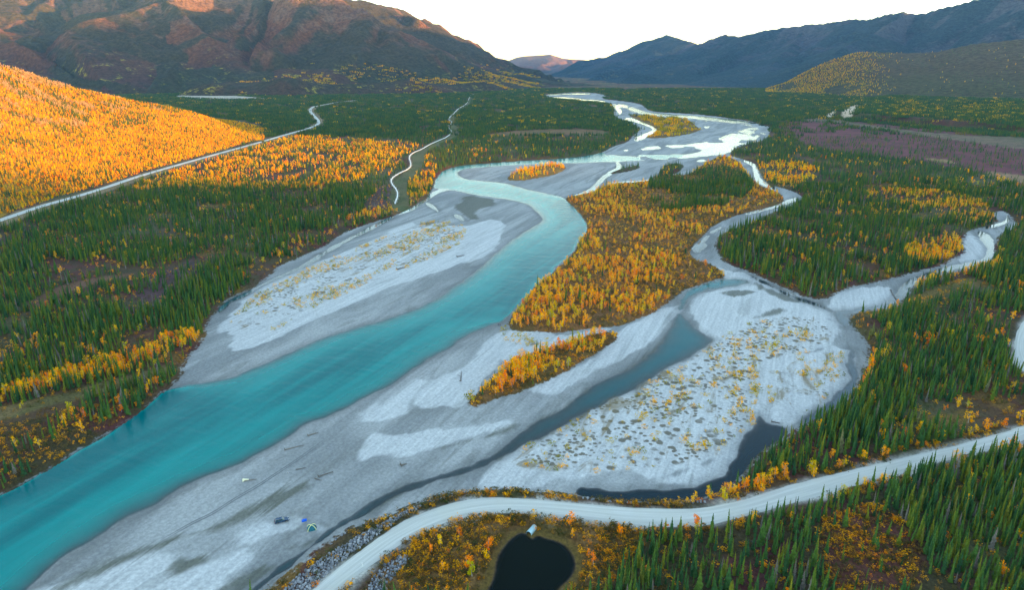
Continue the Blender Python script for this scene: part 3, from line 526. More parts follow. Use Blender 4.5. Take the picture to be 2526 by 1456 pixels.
M['side_channel'] = mat_water('side_channel_water', (.0, .125, .145), 2.0, .06, .3, .94, None, .12)
M['backwater'] = mat_water('backwater_water', (.004, .02, .03), 2.6, .05, .1, .99, None, .2)
M['pond'] = mat_water('pond_water', (.003, .007, .005), 4.0, .05, .04, 1.0, None, .08)
for k in WATER:
    w = F['ws'][k]; keep = (w[gf].max(1) > -3.5) & (F['sdR'][gf].max(1) > -2.5)
    other = np.max([F['ws'][j] for j in WATER if j != k], 0)
    keep &= w[gf].mean(1) >= other[gf].mean(1) - .001
    Vw = np.column_stack([gx, gy, np.zeros(len(gx))])
    tag(submesh(k, gf[keep], Vw, M[k], {'depth': np.where(F['sdW'] > 0, F['depth'], 0)*(np.clip((gy - 195)/150, .16, 1) if k == 'side_channel' else 1)}), kind='structure')
keep = F['sdP'][gf].max(1) > -1.5
tag(submesh('pond', gf[keep], np.column_stack([gx, gy, np.full(len(gx), .5)]), M['pond'], {'depth': np.clip(F['sdP']*.8, 0, 2)}), kind='structure')

# ------------------------------------------------------------------ roads
def mat_road():
    m, nt = new_mat('gravel_road'); q = N(nt); p = q.pos(); uv = q.n('UVMap').outputs[0]
    st = q.noise(q.maps(uv, 0, (.02, 9, 1)), 1.0, 5, .65); n = q.noise(p, 1.5, 4, .7); pt = q.noise(p, .08, 4, .6)
    c = q.mix(q.step(st, .35, .66), (.45, .45, .41), (.60, .60, .555)); c = q.mix(q.math('MULTIPLY', q.step(pt, .45, .7), .5), c, (.52, .51, .43))
    c = q.mix(q.math('MULTIPLY', n, .35), c, (.38, .40, .40))
    q.out(q.bsdf(c, .9, .2, q.bump(n, .4, .05))); return m
M['road'] = mat_road()
def road(name, a, b, z, mat, nc=9, crown=.18):
    n = len(a); v = []; uv = []; s = np.r_[0, np.cumsum(np.linalg.norm(np.diff((a + b)/2, axis=0), axis=1))]
    for j in range(n):
        for k in range(nc):
            t = k/(nc - 1); p = a[j]*(1 - t) + b[j]*t
            e = (fbm(np.array([s[j]/3]), np.array([t*3]), 2, 3)[0] - .5)
            if k in (0, nc - 1): p = p + (b[j] - a[j])/np.linalg.norm(b[j] - a[j])*e*.9
            v.append((p[0], p[1], z + crown*(1 - (2*t - 1)**2) - (.5 if k in (0, nc-1) else 0))); uv.append((s[j], t))
    f = grid_faces(n, nc)
    if np.cross(b[0] - a[0], a[1] - a[0]) < 0: f = f[:, ::-1]
    f = np.ascontiguousarray(f); o = mesh_np(name, v, f, mat)
    l = o.data.uv_layers.new(name='UVMap'); l.data.foreach_set('uv', np.array(uv, np.float32)[f.ravel()].ravel())
    return tag(o, kind='structure')
road('gravel_road', ru, rl, ZR, M['road']); road('gravel_road', rfl, rfr, ZR, M['road'])
hs = resample(hw, 260); t_ = np.gradient(hs, axis=0); t_ /= np.linalg.norm(t_, axis=1)[:, None]; n_ = np.stack([-t_[:, 1], t_[:, 0]], 1)
hw_o = road('highway', hs + n_*4.6, hs - n_*4.6, 2.35, M['road'])

# ------------------------------------------------------------------ hills and mountains
def relief(P, h, amp, seed, wl=500.0):
    n = 1 - np.abs(2*fbm(P[:, 0]/wl, P[:, 1]/wl, 5, seed) - 1)
    return h + np.where(h > 0, amp*(n - .6)*np.clip(h/150, 0, 1), 0)
def mountain(name, ridges, px, Ys, mat, amp=45, seed=1, wl=500.0, p=1.35, label=None):
    A, B = np.meshgrid(px, Ys); dx = (A.ravel() - CX)/FP; Y = B.ravel(); X = dx*Y/cp*1.0
    P = np.stack([X, Y], 1); h, rb = ridge_height(P, ridges, p, .3, seed, rib=True); h = relief(P, h, amp, seed + 5, wl)
    o = mesh_np(name, np.column_stack([P, h]), grid_faces(len(Ys), len(px)), mat); fattr(o.data, 'rib', rb); return tag(o, kind='structure')
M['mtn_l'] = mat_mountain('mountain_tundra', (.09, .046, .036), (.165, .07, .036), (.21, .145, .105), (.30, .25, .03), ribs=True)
M['mtn_r'] = mat_mountain('haze_blue_tundra', (.032, .066, .088), (.062, .072, .092), (.12, .125, .13), (.16, .13, .03), 450, .5, (.026, .058, .066), True)  # blue of haze and shade is put into these slope colours
M['far'] = mat_mountain('distant_mountain', (.09, .07, .06), (.24, .13, .09), (.26, .17, .12), (.1, .09, .04), 260, .2)
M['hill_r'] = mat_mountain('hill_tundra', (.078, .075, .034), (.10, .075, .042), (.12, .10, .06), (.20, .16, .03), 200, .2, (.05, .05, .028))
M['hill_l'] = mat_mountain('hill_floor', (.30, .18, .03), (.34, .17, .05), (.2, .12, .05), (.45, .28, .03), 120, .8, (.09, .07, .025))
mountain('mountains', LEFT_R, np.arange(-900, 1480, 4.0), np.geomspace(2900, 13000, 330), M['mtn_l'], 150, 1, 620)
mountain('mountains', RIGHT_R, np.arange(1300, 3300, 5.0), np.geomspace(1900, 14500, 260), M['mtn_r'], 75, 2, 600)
mountain('mountains', FAR_R, np.arange(1120, 1620, 3.0), np.linspace(11500, 24000, 120), M['far'], 70, 3, 1200)
A, B = np.meshgrid(np.linspace(2800, 10500, 90), np.linspace(-9500, 9500, 190)); P = np.stack([A.ravel(), B.ravel()], 1)
tag(mesh_np('mountains', np.column_stack([P, ridge_height(P, SHADE_R, 1.2, .0, 9, .0)]), grid_faces(190, 90), M['mtn_r']), kind='structure')  # out-of-view range, shaped to keep the sun off the valley
def hill(name, fn, px, Ys, mat):
    A, B = np.meshgrid(px, Ys); Y = B.ravel(); P = np.stack([(A.ravel() - CX)/FP*Y/cp, Y], 1)
    h = fn(P); return tag(mesh_np(name, np.column_stack([P, h]), grid_faces(len(Ys), len(px)), mat), kind='structure')
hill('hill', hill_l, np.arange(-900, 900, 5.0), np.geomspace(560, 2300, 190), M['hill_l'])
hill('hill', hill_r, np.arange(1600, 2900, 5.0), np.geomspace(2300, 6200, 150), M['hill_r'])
#@@OBJECTS
# ------------------------------------------------------------------ plant prototypes (unit height)
def spruce_mesh(seed, levels, k, wid, core=True):
    r = random.Random(seed); b = MB()
    for i in range(levels):
        t = (i + .5*r.random())/levels; z = .06 + .92*t; rad = wid*(1 - t)**.8*(.75 + .5*r.random()) + .006
        a0 = r.random()*6.3
        for j in range(k):
            a = a0 + 6.283*j/k + r.uniform(-.3, .3); L = rad*r.uniform(.6, 1.25); w = rad*r.uniform(.35, .6) + .006; dr = L*r.uniform(.25, .7) + .01
            ca, sa = math.cos(a), math.sin(a); zz = z + r.uniform(-.02, .02)
            b.add([(0, 0, zz + .02), (ca*L*.6 - sa*w, sa*L*.6 + ca*w, zz - dr*.55), (ca*L, sa*L, zz - dr), (ca*L*.6 + sa*w, sa*L*.6 - ca*w, zz - dr*.55)], [(0, 1, 2, 3)])
    if core:
        n = 6; a0 = r.random()
        b.add([(math.cos(a0+6.283*i/n)*wid*.55, math.sin(a0+6.283*i/n)*wid*.55, .07) for i in range(n)] + [(0, 0, .97)], [(i, (i+1) % n, n) for i in range(n)])
    return b
def trunk_mesh(h=.35, r=.012, lean=.0):
    return MB().tube([(0, 0, -.04), (lean*.5, 0, h*.5), (lean, 0, h)], [r*1.3, r, r*.55], 6)
def leaf_mesh(seed, n, wid, z0, size, lumps=6):
    r = random.Random(seed); b = MB()
    C = [(r.uniform(-.5, .5)*wid, r.uniform(-.5, .5)*wid, z0 + (1 - z0)*(i + .5)/lumps*.92, r.uniform(.55, 1.0)) for i in range(lumps)]
    for i in range(n):
        c = r.choice(C); t = (c[2] - z0)/(1 - z0); rad = wid*(.35 + .75*math.sin(math.pi*min(.95, max(.12, 1 - t))))*c[3]*.62
        d = Vector((r.gauss(0, 1), r.gauss(0, 1), r.gauss(0, 1))).normalized()*rad*r.random()**.4
        p = Vector(c[:3]) + Vector((d.x, d.y, d.z*1.25)); u = Vector((r.gauss(0, 1), r.gauss(0, 1), r.gauss(0, .7))).normalized()
        w = u.orthogonal().normalized(); w.rotate(Matrix.Rotation(r.random()*6.3, 3, u)); s = size*r.uniform(.6, 1.3)
        b.add([p - u*s, p + w*s*.6, p + u*s, p - w*s*.6], [(0, 1, 2, 3)])
    return b
def limbs_mesh(seed, wid):
    r = random.Random(seed); b = MB().tube([(0, 0, -.03), (r.uniform(-.02, .02), .01, .45), (r.uniform(-.04, .04), 0, .88)], [.022, .015, .005], 6)
    for i in range(4):
        a = r.random()*6.3; z = .25 + .12*i; b.tube([(0, 0, z), (math.cos(a)*wid*.35, math.sin(a)*wid*.35, z + .14), (math.cos(a)*wid*.55, math.sin(a)*wid*.55, z + .26)], [.011, .008, .003], 5)
    return b
PROTO = bpy.data.collections.new('prototypes')          # not linked to the scene: sources only
def proto(kind, i, parts):
    V = []; Fc = []; mi = []; mats = []
    for k, (b, m) in enumerate(parts):
        n = len(V); V += b.v; Fc += [tuple(a + n for a in f) for f in b.f]; mi += [k]*len(b.f); mats.append(m)
    return mesh_np(f'{kind}_{i}', V, Fc, mats, False, None, False, mi)
def clump(base, seed, n, rad, h0, h1, wid):
    r = random.Random(seed); out = MB()
    for i in range(n):
        x, y, h, a = r.gauss(0, rad*.5), r.gauss(0, rad*.5), r.uniform(h0, h1), r.random()*6.3
        src = base[r.randrange(len(base))]; ca, sa = math.cos(a)*h*wid, math.sin(a)*h*wid
        out.add([(x + v[0]*ca - v[1]*sa, y + v[0]*sa + v[1]*ca, v[2]*h) for v in src.v], src.f)
    return out
SPN = [(spruce_mesh(i, 17, 7, w), trunk_mesh()) for i, w in enumerate((.105, .12, .14, .115, .16, .10))]
SPF = [spruce_mesh(40 + i, 7, 5, w) for i, w in enumerate((.12, .14, .16))]
GDN = [(leaf_mesh(i, 170, w, .16, .052, 7), limbs_mesh(i, w)) for i, w in enumerate((.30, .36, .26, .42, .33))]
GDF = [leaf_mesh(60 + i, 34, w, .08, .12, 5) for i, w in enumerate((.34, .42, .30))]
BSN = [leaf_mesh(80 + i, 60, .85, -.05, .13, 5) for i in range(4)]
BSF = [leaf_mesh(90 + i, 20, .85, -.05, .24, 4) for i in range(3)]
def coll(kind, objs):
    c = bpy.data.collections.new(kind)
    for o in objs: c.objects.link(o)
    return c
C_SPN = coll('sources_a', [proto('spruce_source', i, [(c, M['spruce']), (t, M['bark'])]) for i, (c, t) in enumerate(SPN)])
C_SPF = coll('sources_b', [proto('spruce_far_source', i, [(c, M['far_spruce'])]) for i, c in enumerate(SPF)])
C_SPC = coll('sources_c', [proto('spruce_clump_source', i, [(clump(SPF, i, 9, 9, 5, 9.5, 1.25), M['far_spruce'])]) for i in range(4)])
C_GDN = coll('sources_d', [proto('gold_source', i, [(c, M['gold']), (t, M['pale_bark'])]) for i, (c, t) in enumerate(GDN)])
C_GDF = coll('sources_e', [proto('gold_far_source', i, [(c, M['gold'])]) for i, c in enumerate(GDF)])
C_GDC = coll('sources_f', [proto('gold_clump_source', i, [(clump(GDF, i, 6, 8, 4, 7, 1.0), M['ygreen'])]) for i in range(3)])
C_BSN = coll('sources_g', [proto('bush_source', i, [(c, M['bush'])]) for i, c in enumerate(BSN)])
M['pale'] = mat_leaf('pale_birch_twigs', [(0, (.50, .30, .17)), (.5, (.62, .40, .27)), (1, (.52, .36, .10))], .7, .3)
C_PAL = coll('sources_h', [proto('pale_source', i, [(c, M['pale'])]) for i, c in enumerate(GDF)])

def scatter(name, pts, scl, idx, cl, label=None, cat=None, tilt=.05):
    n = len(pts)
    if not n: return None
    me = bpy.data.meshes.new(name); me.vertices.add(n); me.vertices.foreach_set('co', np.asarray(pts, np.float32).ravel())
    rot = np.column_stack([rng.normal(0, tilt, n), rng.normal(0, tilt, n), rng.uniform(0, 6.283, n)])
    me.attributes.new('rot', 'FLOAT_VECTOR', 'POINT').data.foreach_set('vector', rot.astype(np.float32).ravel())
    me.attributes.new('scl', 'FLOAT_VECTOR', 'POINT').data.foreach_set('vector', np.asarray(scl, np.float32).ravel())
    me.attributes.new('idx', 'INT', 'POINT').data.foreach_set('value', np.asarray(idx, np.int32)); me.update()
    o = bpy.data.objects.new(name, me); COL.objects.link(o)
    g = bpy.data.node_groups.new(name + '_placing', 'GeometryNodeTree')
    g.interface.new_socket('Geometry', in_out='INPUT', socket_type='NodeSocketGeometry'); g.interface.new_socket('Geometry', in_out='OUTPUT', socket_type='NodeSocketGeometry')
    a = g.nodes.new('NodeGroupInput'); b = g.nodes.new('NodeGroupOutput'); ci = g.nodes.new('GeometryNodeCollectionInfo'); ip = g.nodes.new('GeometryNodeInstanceOnPoints')
    ci.inputs[0].default_value = cl; ci.inputs['Separate Children'].default_value = True; ci.inputs['Reset Children'].default_value = True
    ip.inputs['Pick Instance'].default_value = True
    def na(nm, ty):
        q = g.nodes.new('GeometryNodeInputNamedAttribute'); q.data_type = ty; q.inputs[0].default_value = nm; return q.outputs[0]
    L = g.links.new
    L(a.outputs[0], ip.inputs['Points']); L(ci.outputs[0], ip.inputs['Instance']); L(na('idx', 'INT'), ip.inputs['Instance Index'])
    e2r = g.nodes.new('FunctionNodeEulerToRotation'); L(na('rot', 'FLOAT_VECTOR'), e2r.inputs[0]); L(e2r.outputs[0], ip.inputs['Rotation'])
    L(na('scl', 'FLOAT_VECTOR'), ip.inputs['Scale']); L(ip.outputs[0], b.inputs[0])
    md = o.modifiers.new('placing', 'NODES'); md.node_group = g
    return tag(o, label, cat, None, 'stuff')

# ------------------------------------------------------------------ where the plants stand
def ZN(p, z=1.0): return gpoly(chaikin(p, 1), z)
LIT = ZN([(300,478),(480,464),(700,472),(870,457),(940,430),(985,408),(1005,385),(1040,372),(1030,355),(900,345),(720,335),(600,362),(420,425)])  # sunlit strip: golden trees mixed in to carry the sun's colour
CLEAR = FLOORS[4][0]
ZONES = [  # polygon, spruce, gold, bush densities
 (LIT, .42, .38, .1), (ZN([(160,925),(320,880),(430,830),(500,822),(505,860),(450,905),(330,922),(150,962),(0,1000),(0,975)]), .2, .5, .3),
 (CLEAR, .0, .03, .22), (ZN([(0,1060),(200,1010),(440,930),(445,935),(340,1015),(200,1100),(60,1188),(0,1216),(-80,1260),(-80,1080)]), .38, .12, .9),
 (FLOORS[5][0], .04, 0, .12), (FLOORS[6][0], .22, .01, .2), (FLOORS[7][0], .03, .30, .5), (FLOORS[8][0], .05, .03, .3),
 (ZN([(1000,500),(1010,440),(1040,395),(1065,380),(1080,420),(1068,460),(1050,487),(1010,512)]), .35, .4, .3),
 (FLOORS[0][0], .015, .27, .42), (ZN([(1598,450),(1618,436),(1700,432),(1735,415),(1800,412),(1850,440),(1862,470),(1810,505),(1700,522),(1625,525),(1595,485)]), .95, .05, .1),
 (ZN([(1500,470),(1600,455),(1605,520),(1560,520),(1510,500)]), .05, .12, .6),
 (FLOORS[1][0], .03, .5, .4), (FLOORS[2][0], .02, .35, .5), (FLOORS[3][0], .02, .7, .3),
 (ZN([(1870,400),(1990,405),(2030,430),(1990,458),(1900,455),(1875,430)]), .2, .55, .2), (ZN([(2130,470),(2300,470),(2455,510),(2455,552),(2380,552),(2250,515),(2150,495)]), .4, .45, .1),
 (ZN([(2240,600),(2300,585),(2375,585),(2378,620),(2350,640),(2270,658),(2225,640)]), .12, .7, .2), (FLOORS[15][0], .02, .06, .35),
 (ZN([(2096,772),(2130,770),(2140,820),(2165,870),(2150,920),(2120,970),(2098,978),(2120,920),(2140,870),(2110,815)]), .15, .5, .4),
 (ZN([(2230,700),(2300,680),(2420,655),(2470,640),(2470,660),(2350,690),(2260,715)]), .35, .45, .2),
 (FLOORS[9][0], 0, .04, .95), (FLOORS[10][0], .06, .0, .8), (FLOORS[11][0], .13, .0, .22), (FLOORS[12][0], .0, .0, .04), (FLOORS[13][0], 0, 0, .1),
 (ZN([(600,1500),(690,1432),(790,1350),(880,1290),(1040,1235),(1158,1205),(1241,1200),(1425,1220),(1683,1238),(1683,1256),(1541,1252),(1408,1240),(1208,1225),(1075,1252),(925,1330),(770,1455),(700,1520)]), 0, 0, .25),
 (ZN([(740,1530),(875,1424),(975,1356),(1040,1316),(1120,1290),(1060,1340),(960,1440),(900,1520)]), 0, .0, .5),
 (ZN([(1540,1400),(1600,1330),(1700,1310),(1700,1456),(1540,1500)]), .55, .0, .55),
 (ZN([(1680,1255),(1860,1222),(2010,1175),(2010,1160),(1900,1180),(1850,1190),(1760,1226),(1690,1242)]), .1, .4, .9),
 (ZN([(2000,262),(2400,255),(2800,290),(2800,345),(2525,325),(2350,311),(2200,299),(2090,287)]), .6, .13, .0)]
NOPLANT = [strip_poly(hw + np.array([8.0, -11.0]), 34.0), PIT, SANDS[0], SANDS[1], FLOORS[16][0], FLOORS[24][0]]
def candidates(s, y0, y1, px0=-180, px1=2700, pymax=1640):
    c0, c1 = (px0 - CX)/FP/cp*1.25, (px1 - CX)/FP/cp*1.25; xs = np.arange(min(c0*y0, c0*y1), max(c1*y0, c1*y1), s); ys = np.arange(y0, y1, s)
    A, B = np.meshgrid(xs, ys); P = np.stack([A.ravel(), B.ravel()], 1) + rng.uniform(-.5, .5, (A.size, 2))*s
    px, py, d = proj(P[:, 0], P[:, 1], 0); return P[(px > px0) & (px < px1) & (py < pymax) & (P[:, 1] > y0)]
def classify(P, far=False):
    z, f = terrain(P)
    ok = (f['sdR'] < -1.2) & (f['sdW'] < -1.5) & (f['rd'] < -3.2) & (f['hd'] < -7) & (f['sdP'] < -3)
    ok &= sd(P, TRP, 30) < -3.0
    pd = np.full(len(P), 99.)
    for a, b in zip(pipe_pts[:-1], pipe_pts[1:]):
        e = (b - a)[:2]; t = np.clip(((P - a[:2]) @ e)/(e @ e), 0, 1); pd = np.minimum(pd, np.hypot(*(P - a[:2] - t[:, None]*e).T))
    ok &= pd > 6
    for p in NOPLANT: ok &= ~inside(P, p)
    n = fbm(P[:, 0]/30, P[:, 1]/30, 3, 51); n2 = fbm(P[:, 0]/60, P[:, 1]/60, 3, 57)
    pS = np.full(len(P), .82)*smooth((n - .29)/.20)*(.5 + .5*smooth((n2 - .3)/.2)); pG = .008 + .06*smooth((n2 - .60)/.08); pB = np.full(len(P), .22)
    for p, a, b, c in ZONES:
        k = inside(P, p); pS[k] = a*smooth((n[k] - .28)/.2)*1.1; pG[k] = b*(.15 + 1.15*smooth((n[k] - .38)/.18)); pB[k] = c
    u = rng.random(len(P)); cls = np.where(u < pS, 1, np.where(u < pS + pG, 2, np.where(u < pS + pG + pB, 3, 0)))
    hl = hill_l(P); hr = hill_r(P)
    cls[(~ok) | (hl > -.3) | (hr > -.3)] = 0
    return z, f, cls
acc = {1: [], 2: [], 3: []}; far_acc = {1: [], 2: []}; vfar = {1: [], 2: []}
for s, y0, y1 in ((1.95, 120, 330), (2.25, 330, 560), (2.8, 560, 900)):
    P = candidates(s, y0, y1); z, f, c = classify(P)
    for k in acc: m = c == k; acc[k].append(np.column_stack([P[m], z[m]]))
P = candidates(4.2, 900, 1500); z, f, c = classify(P)
for k in far_acc: m = c == k; far_acc[k].append(np.column_stack([P[m], z[m]]))
for s, y0, y1 in ((11, 1500, 2400), (16, 2400, 4600)):
    P = candidates(s, y0, y1); z, f, c = classify(P)
    h = np.maximum(ridge_height(P, LEFT_R), ridge_height(P, RIGHT_R)); c[h > 2] = 0
    for k in vfar: m = c == k; vfar[k].append(np.column_stack([P[m], z[m]]))
near = {k: np.vstack(v) for k, v in acc.items()}; mid = {k: np.vstack(v) for k, v in far_acc.items()}; vf = {k: np.vstack(v) for k, v in vfar.items()}
# bushes on the gravel bars and along the road verges
def thin(P, keep): return P[rng.random(len(P)) < keep]
bars = []
for poly, w, cl in ((SPARSE[0][0], .85, .53), (BRIGHT[11], .42, .57), (BRIGHT[12], .3, .6), (SPARSE[3][0], .5, .55)):
    lo, hi = poly.min(0), poly.max(0); A, B = np.meshgrid(np.arange(lo[0], hi[0], 2.6), np.arange(lo[1], hi[1], 2.6))
    P = np.stack([A.ravel(), B.ravel()], 1) + rng.uniform(-1.3, 1.3, (A.size, 2)); P = P[inside(P, poly)]
    ca, sa = math.cos(FLOW), math.sin(FLOW); fx = P[:, 0]*ca - P[:, 1]*sa; fy = P[:, 0]*sa + P[:, 1]*ca
    n = fbm(fx/60, fy/11, 3, 63); P = P[rng.random(len(P)) < w*smooth((n - cl + .06)/.1)*.8 + .012]; z, f = terrain(P); k = f['sdW'] < -2
    bars.append(np.column_stack([P[k], z[k]]))
GROVES = [([(1885,835),(1990,805),(2010,830),(1960,850),(1920,880),(1890,880)], .3), ([(2020,920),(2050,880),(2078,865),(2082,885),(2060,915),(2030,935)], .5), ([(1790,960),(1850,900),(1872,905),(1868,990),(1840,1030),(1790,1030)], .22), ([(1700,1080),(1790,1040),(1800,1080),(1760,1110)], .15)]
GROVES += [([(1660,1100),(1760,1030),(1850,1000),(1845,1050),(1800,1095),(1740,1130),(1690,1130)], .12), ([(1860,930),(1872,960),(1868,1010),(1852,1060),(1835,1060),(1850,1000)], .6), ([(1230,815),(1250,790),(1300,815),(1330,850),(1270,870)], .08), ([(1090,1000),(1140,960),(1185,965),(1160,1005)], .2)]
grove = []
for pl, w in GROVES:
    poly = gpoly(chaikin(pl, 1), .6); lo, hi = poly.min(0), poly.max(0); A, B = np.meshgrid(np.arange(lo[0], hi[0], 1.8), np.arange(lo[1], hi[1], 1.8))
    P = np.stack([A.ravel(), B.ravel()], 1) + rng.uniform(-.9, .9, (A.size, 2)); P = thin(P[inside(P, poly)], w*.55); z, f = terrain(P); grove.append(np.column_stack([P, z]))
barb = np.vstack(bars)
def extra(poly, s, keep, cut):
    lo, hi = poly.min(0), poly.max(0); A, B = np.meshgrid(np.arange(lo[0], hi[0], s), np.arange(lo[1], hi[1], s)); P = np.stack([A.ravel(), B.ravel()], 1) + rng.uniform(-s/2, s/2, (A.size, 2))
    P = P[inside(P, poly)]; z, f = terrain(P); k = (f['sdR'] < -.5) & (f['sdP'] < -2.5) & (f['rd'] < -.6) & (f['sdW'] < -1) & (rng.random(len(P)) < keep*smooth((fbm(P[:, 0]/12, P[:, 1]/12, 3, 73) - cut)/.2)); return np.column_stack([P[k], z[k]])
xb = np.vstack([extra(FLOORS[9][0], 1.15, .75, .28), extra(FLOORS[10][0], 1.3, .6, .25), extra(ZN([(600,1500),(690,1432),(790,1350),(880,1290),(1040,1235),(1158,1205),(1241,1200),(1425,1220),(1683,1238),(1683,1256),(1541,1252),(1408,1240),(1208,1225),(1075,1252),(925,1330),(770,1455),(700,1520)]), 1.0, .55, .42), extra(FLOORS[0][0], 2.6, .6, .2), extra(FLOORS[1][0], 2.2, .6, .2)])
verge = []
for e, o, w in ((ru, -1, .5), (rl, 1, .45)):
    t = np.gradient(e, axis=0); t /= np.linalg.norm(t, axis=1)[:, None]; nn = np.stack([-t[:, 1], t[:, 0]], 1); sg = np.sign(np.cross(t[100], (rl - ru)[100]))*(-1 if o < 0 else 1)
    for rep in range(9):
        q = e + nn*(sg*rng.uniform(.3, 4.2, len(e)))[:, None] + rng.normal(0, .8, e.shape); q = thin(q, w)
        z, f = terrain(q); k = (f['rd'] < .2) & (f['sdW'] < -1) & (fbm(q[:, 0]/9, q[:, 1]/9, 2, 71) > .42); verge.append(np.column_stack([q[k], z[k]]))
verge = np.vstack(verge)

# near hill
P = candidates(3.2, 560, 2000, -180, 760); h = hill_l(P); P = P[h > .3]; h = h[h > .3]
_, f = terrain(P); k = (f['hd'] < -7) & (f['rd'] < -3); P, h = P[k], h[k]
px, py, d_ = proj(P[:, 0], P[:, 1], h)
up = py + 110*(fbm(P[:, 0]/90, P[:, 1]/90, 3, 93) - .5) < 330 - .24*px; n = fbm(P[:, 0]/50, P[:, 1]/50, 3, 91); u = rng.random(len(P))
hk = np.where(u < .20 + .3*smooth((n - .5)/.1)*(h > 40), 1, np.where(u < .82, 2, 0)); hk[(hk == 2) & up & (fbm(P[:, 0]/40, P[:, 1]/40, 2, 95) > .52)] = 4
HL = np.column_stack([P, h])
# far hill and mountain feet
P = candidates(10, 2300, 4500, 1780, 2640); h = hill_r(P); P, h = P[h > 1], h[h > 1]; px, py, d_ = proj(P[:, 0], P[:, 1], h); n = fbm(P[:, 0]/130, P[:, 1]/130, 3, 97); u = rng.random(len(P))
west = smooth((2235 - px)/200); hr_k = np.where(u < .80*smooth((n - .33)/.14)*np.maximum(west, .012) , 2, np.where(u > 1 - .16*smooth((.60 - n)/.2), 1, 0)); HRp = np.column_stack([P, h])
P = candidates(26, 3000, 7500, 560, 1330); h = relief(P, ridge_height(P, LEFT_R, 1.35, .3, 1), 150, 6, 620); k = (h > 1) & (h < 190); P, h = P[k], h[k]; n = fbm(P[:, 0]/240, P[:, 1]/170, 4, 99)
px = proj(P[:, 0], P[:, 1], h)[0]; k = rng.random(len(P)) < .9*smooth((n - .50)/.08)*smooth((190 - h)/130)*smooth((px - 560)/300); LMp = np.column_stack([P[k], h[k]])

# ------------------------------------------------------------------ plants: the largest in view one by one, the rest as ground-covering woods
def tree_sizes(P, kind):
    n = len(P)
    if kind == 1: h = rng.uniform(4.2, 11.0, n)*(.72 + .5*fbm(P[:, 0]/50, P[:, 1]/50, 2, 61)); w = h*rng.uniform(.55, .9, n)
    elif kind == 2: h = rng.uniform(2.4, 6.0, n); w = h*rng.uniform(.7, 1.2, n)
    else: h = rng.uniform(.7, 1.7, n); w = h*rng.uniform(.9, 1.7, n)
    return h, w
def split(P, h, n=300):
    px, py, d = proj(P[:, 0], P[:, 1], P[:, 2]); tx, ty, _ = proj(P[:, 0], P[:, 1], P[:, 2] + h)
    vis = (px > 6) & (px < 2520) & (py < 1450) & (ty > 0); s = np.where(vis, h/d, 0); o = np.argsort(-s)[:n]
    m = np.zeros(len(P), bool); m[o] = True; return m
ORD = ['first','second','third','fourth','fifth','sixth','seventh','eighth','ninth','tenth','eleventh','twelfth','thirteenth','fourteenth','fifteenth','sixteenth','seventeenth','eighteenth','nineteenth','twentieth']
def spot(px, py):
    ylo = np.interp(px, *zip(*[(a, b) for a, b in ROAD_L])); yup = np.interp(px, *zip(*[(a, b) for a, b in ROAD_U]))
    if px > 880 and py > (ylo + yup)/2:
        dy = py - ylo
        band = 'close below gravel road' if dy < 45 else 'somewhat below gravel road' if dy < 100 else 'well below gravel road' if dy < 170 else 'near bottom edge'
        side = 'left of pond' if px < 1215 else 'above the pond' if px < 1410 and dy < 80 else 'right of pond' if px < 1620 else 'under road bend' if px < 1800 else 'left of red hollow' if px < 2010 else 'around red hollow' if px < 2230 else 'by right edge'
    elif px > 1640 and py > 760:
        dy = yup - py
        band = 'close above gravel road' if dy < 45 else 'somewhat above gravel road' if dy < 110 else 'well above gravel road' if dy < 200 else 'far above gravel road'
        side = 'beside dark backwater' if px < 1850 else 'right of backwater' if px < 2050 else 'below yellow bank' if px < 2230 else 'in right stand' if px < 2400 else 'by right edge'
    elif px > 880 and py > 700:
        band, side = ('along the riprap' if py > 1180 else 'on gravel bar' if px > 1560 or py > 1020 else 'on long gold island'), ('left part' if px < 1100 else 'middle part' if px < 1700 else 'right part')
    elif px < 880:
        band = 'on bare road bank' if px > 560 and py > 1290 else 'at turquoise river edge' if py > np.interp(px, [0,130,270,447], [1160,1090,1010,890]) else 'behind tan clearing' if py < 960 else 'before tan clearing'
        side = 'at far left' if px < 110 else 'left of bank point' if px < 230 else 'near bank point'
    else: band, side = 'on golden island', 'beside turquoise bend' if px < 1500 else 'beside the creek'
    return band, side
def describe(px, py, h, word, sizes):
    order = np.argsort(px); used = {}; out = [None]*len(px); tot = {}
    keys = [(sizes[0] if h[i] > sizes[3] else sizes[1] if h[i] > sizes[4] else sizes[2],) + spot(px[i], py[i]) for i in range(len(px))]
    for k in keys: tot[k] = tot.get(k, 0) + 1
    for i in order:
        k = keys[i]; c = used.get(k, 0); used[k] = c + 1
        out[i] = f'{k[0]} {word} {k[1]}, {k[2]}' if tot[k] == 1 else f'{ORD[min(c, 19)]} {k[0]} {word} from left, {k[1]}, {k[2]}'
    return out, keys
def individuals(name, cat, word, P, h, w, kinds, group, parts, sizes):
    px, py, d = proj(P[:, 0], P[:, 1], P[:, 2]); lab, keys = describe(px, py, h, word, sizes)
    first = {}
    for i in range(len(P)):
        k = kinds[i]; a = rng.uniform(0, 6.28)
        if k not in first:
            first[k] = [b.build(nm, m, None, False, False) for nm, b, m in parts[k]]
        e = empty(name, tuple(map(float, P[i])), float(a), (float(w[i]), float(w[i]), float(h[i]))); e.rotation_euler = (float(rng.normal(0, .03)), float(rng.normal(0, .03)), float(a))
        tag(e, lab[i], cat, group)
        for o in first[k]:
            c = o.copy(); COL.objects.link(c); c.parent = e
SPP = [[('crown', c, M['spruce']), ('trunk', t, M['bark'])] for c, t in SPN]
GDP = [[('crown', c, M['gold']), ('trunk', t, M['pale_bark'])] for c, t in GDN]
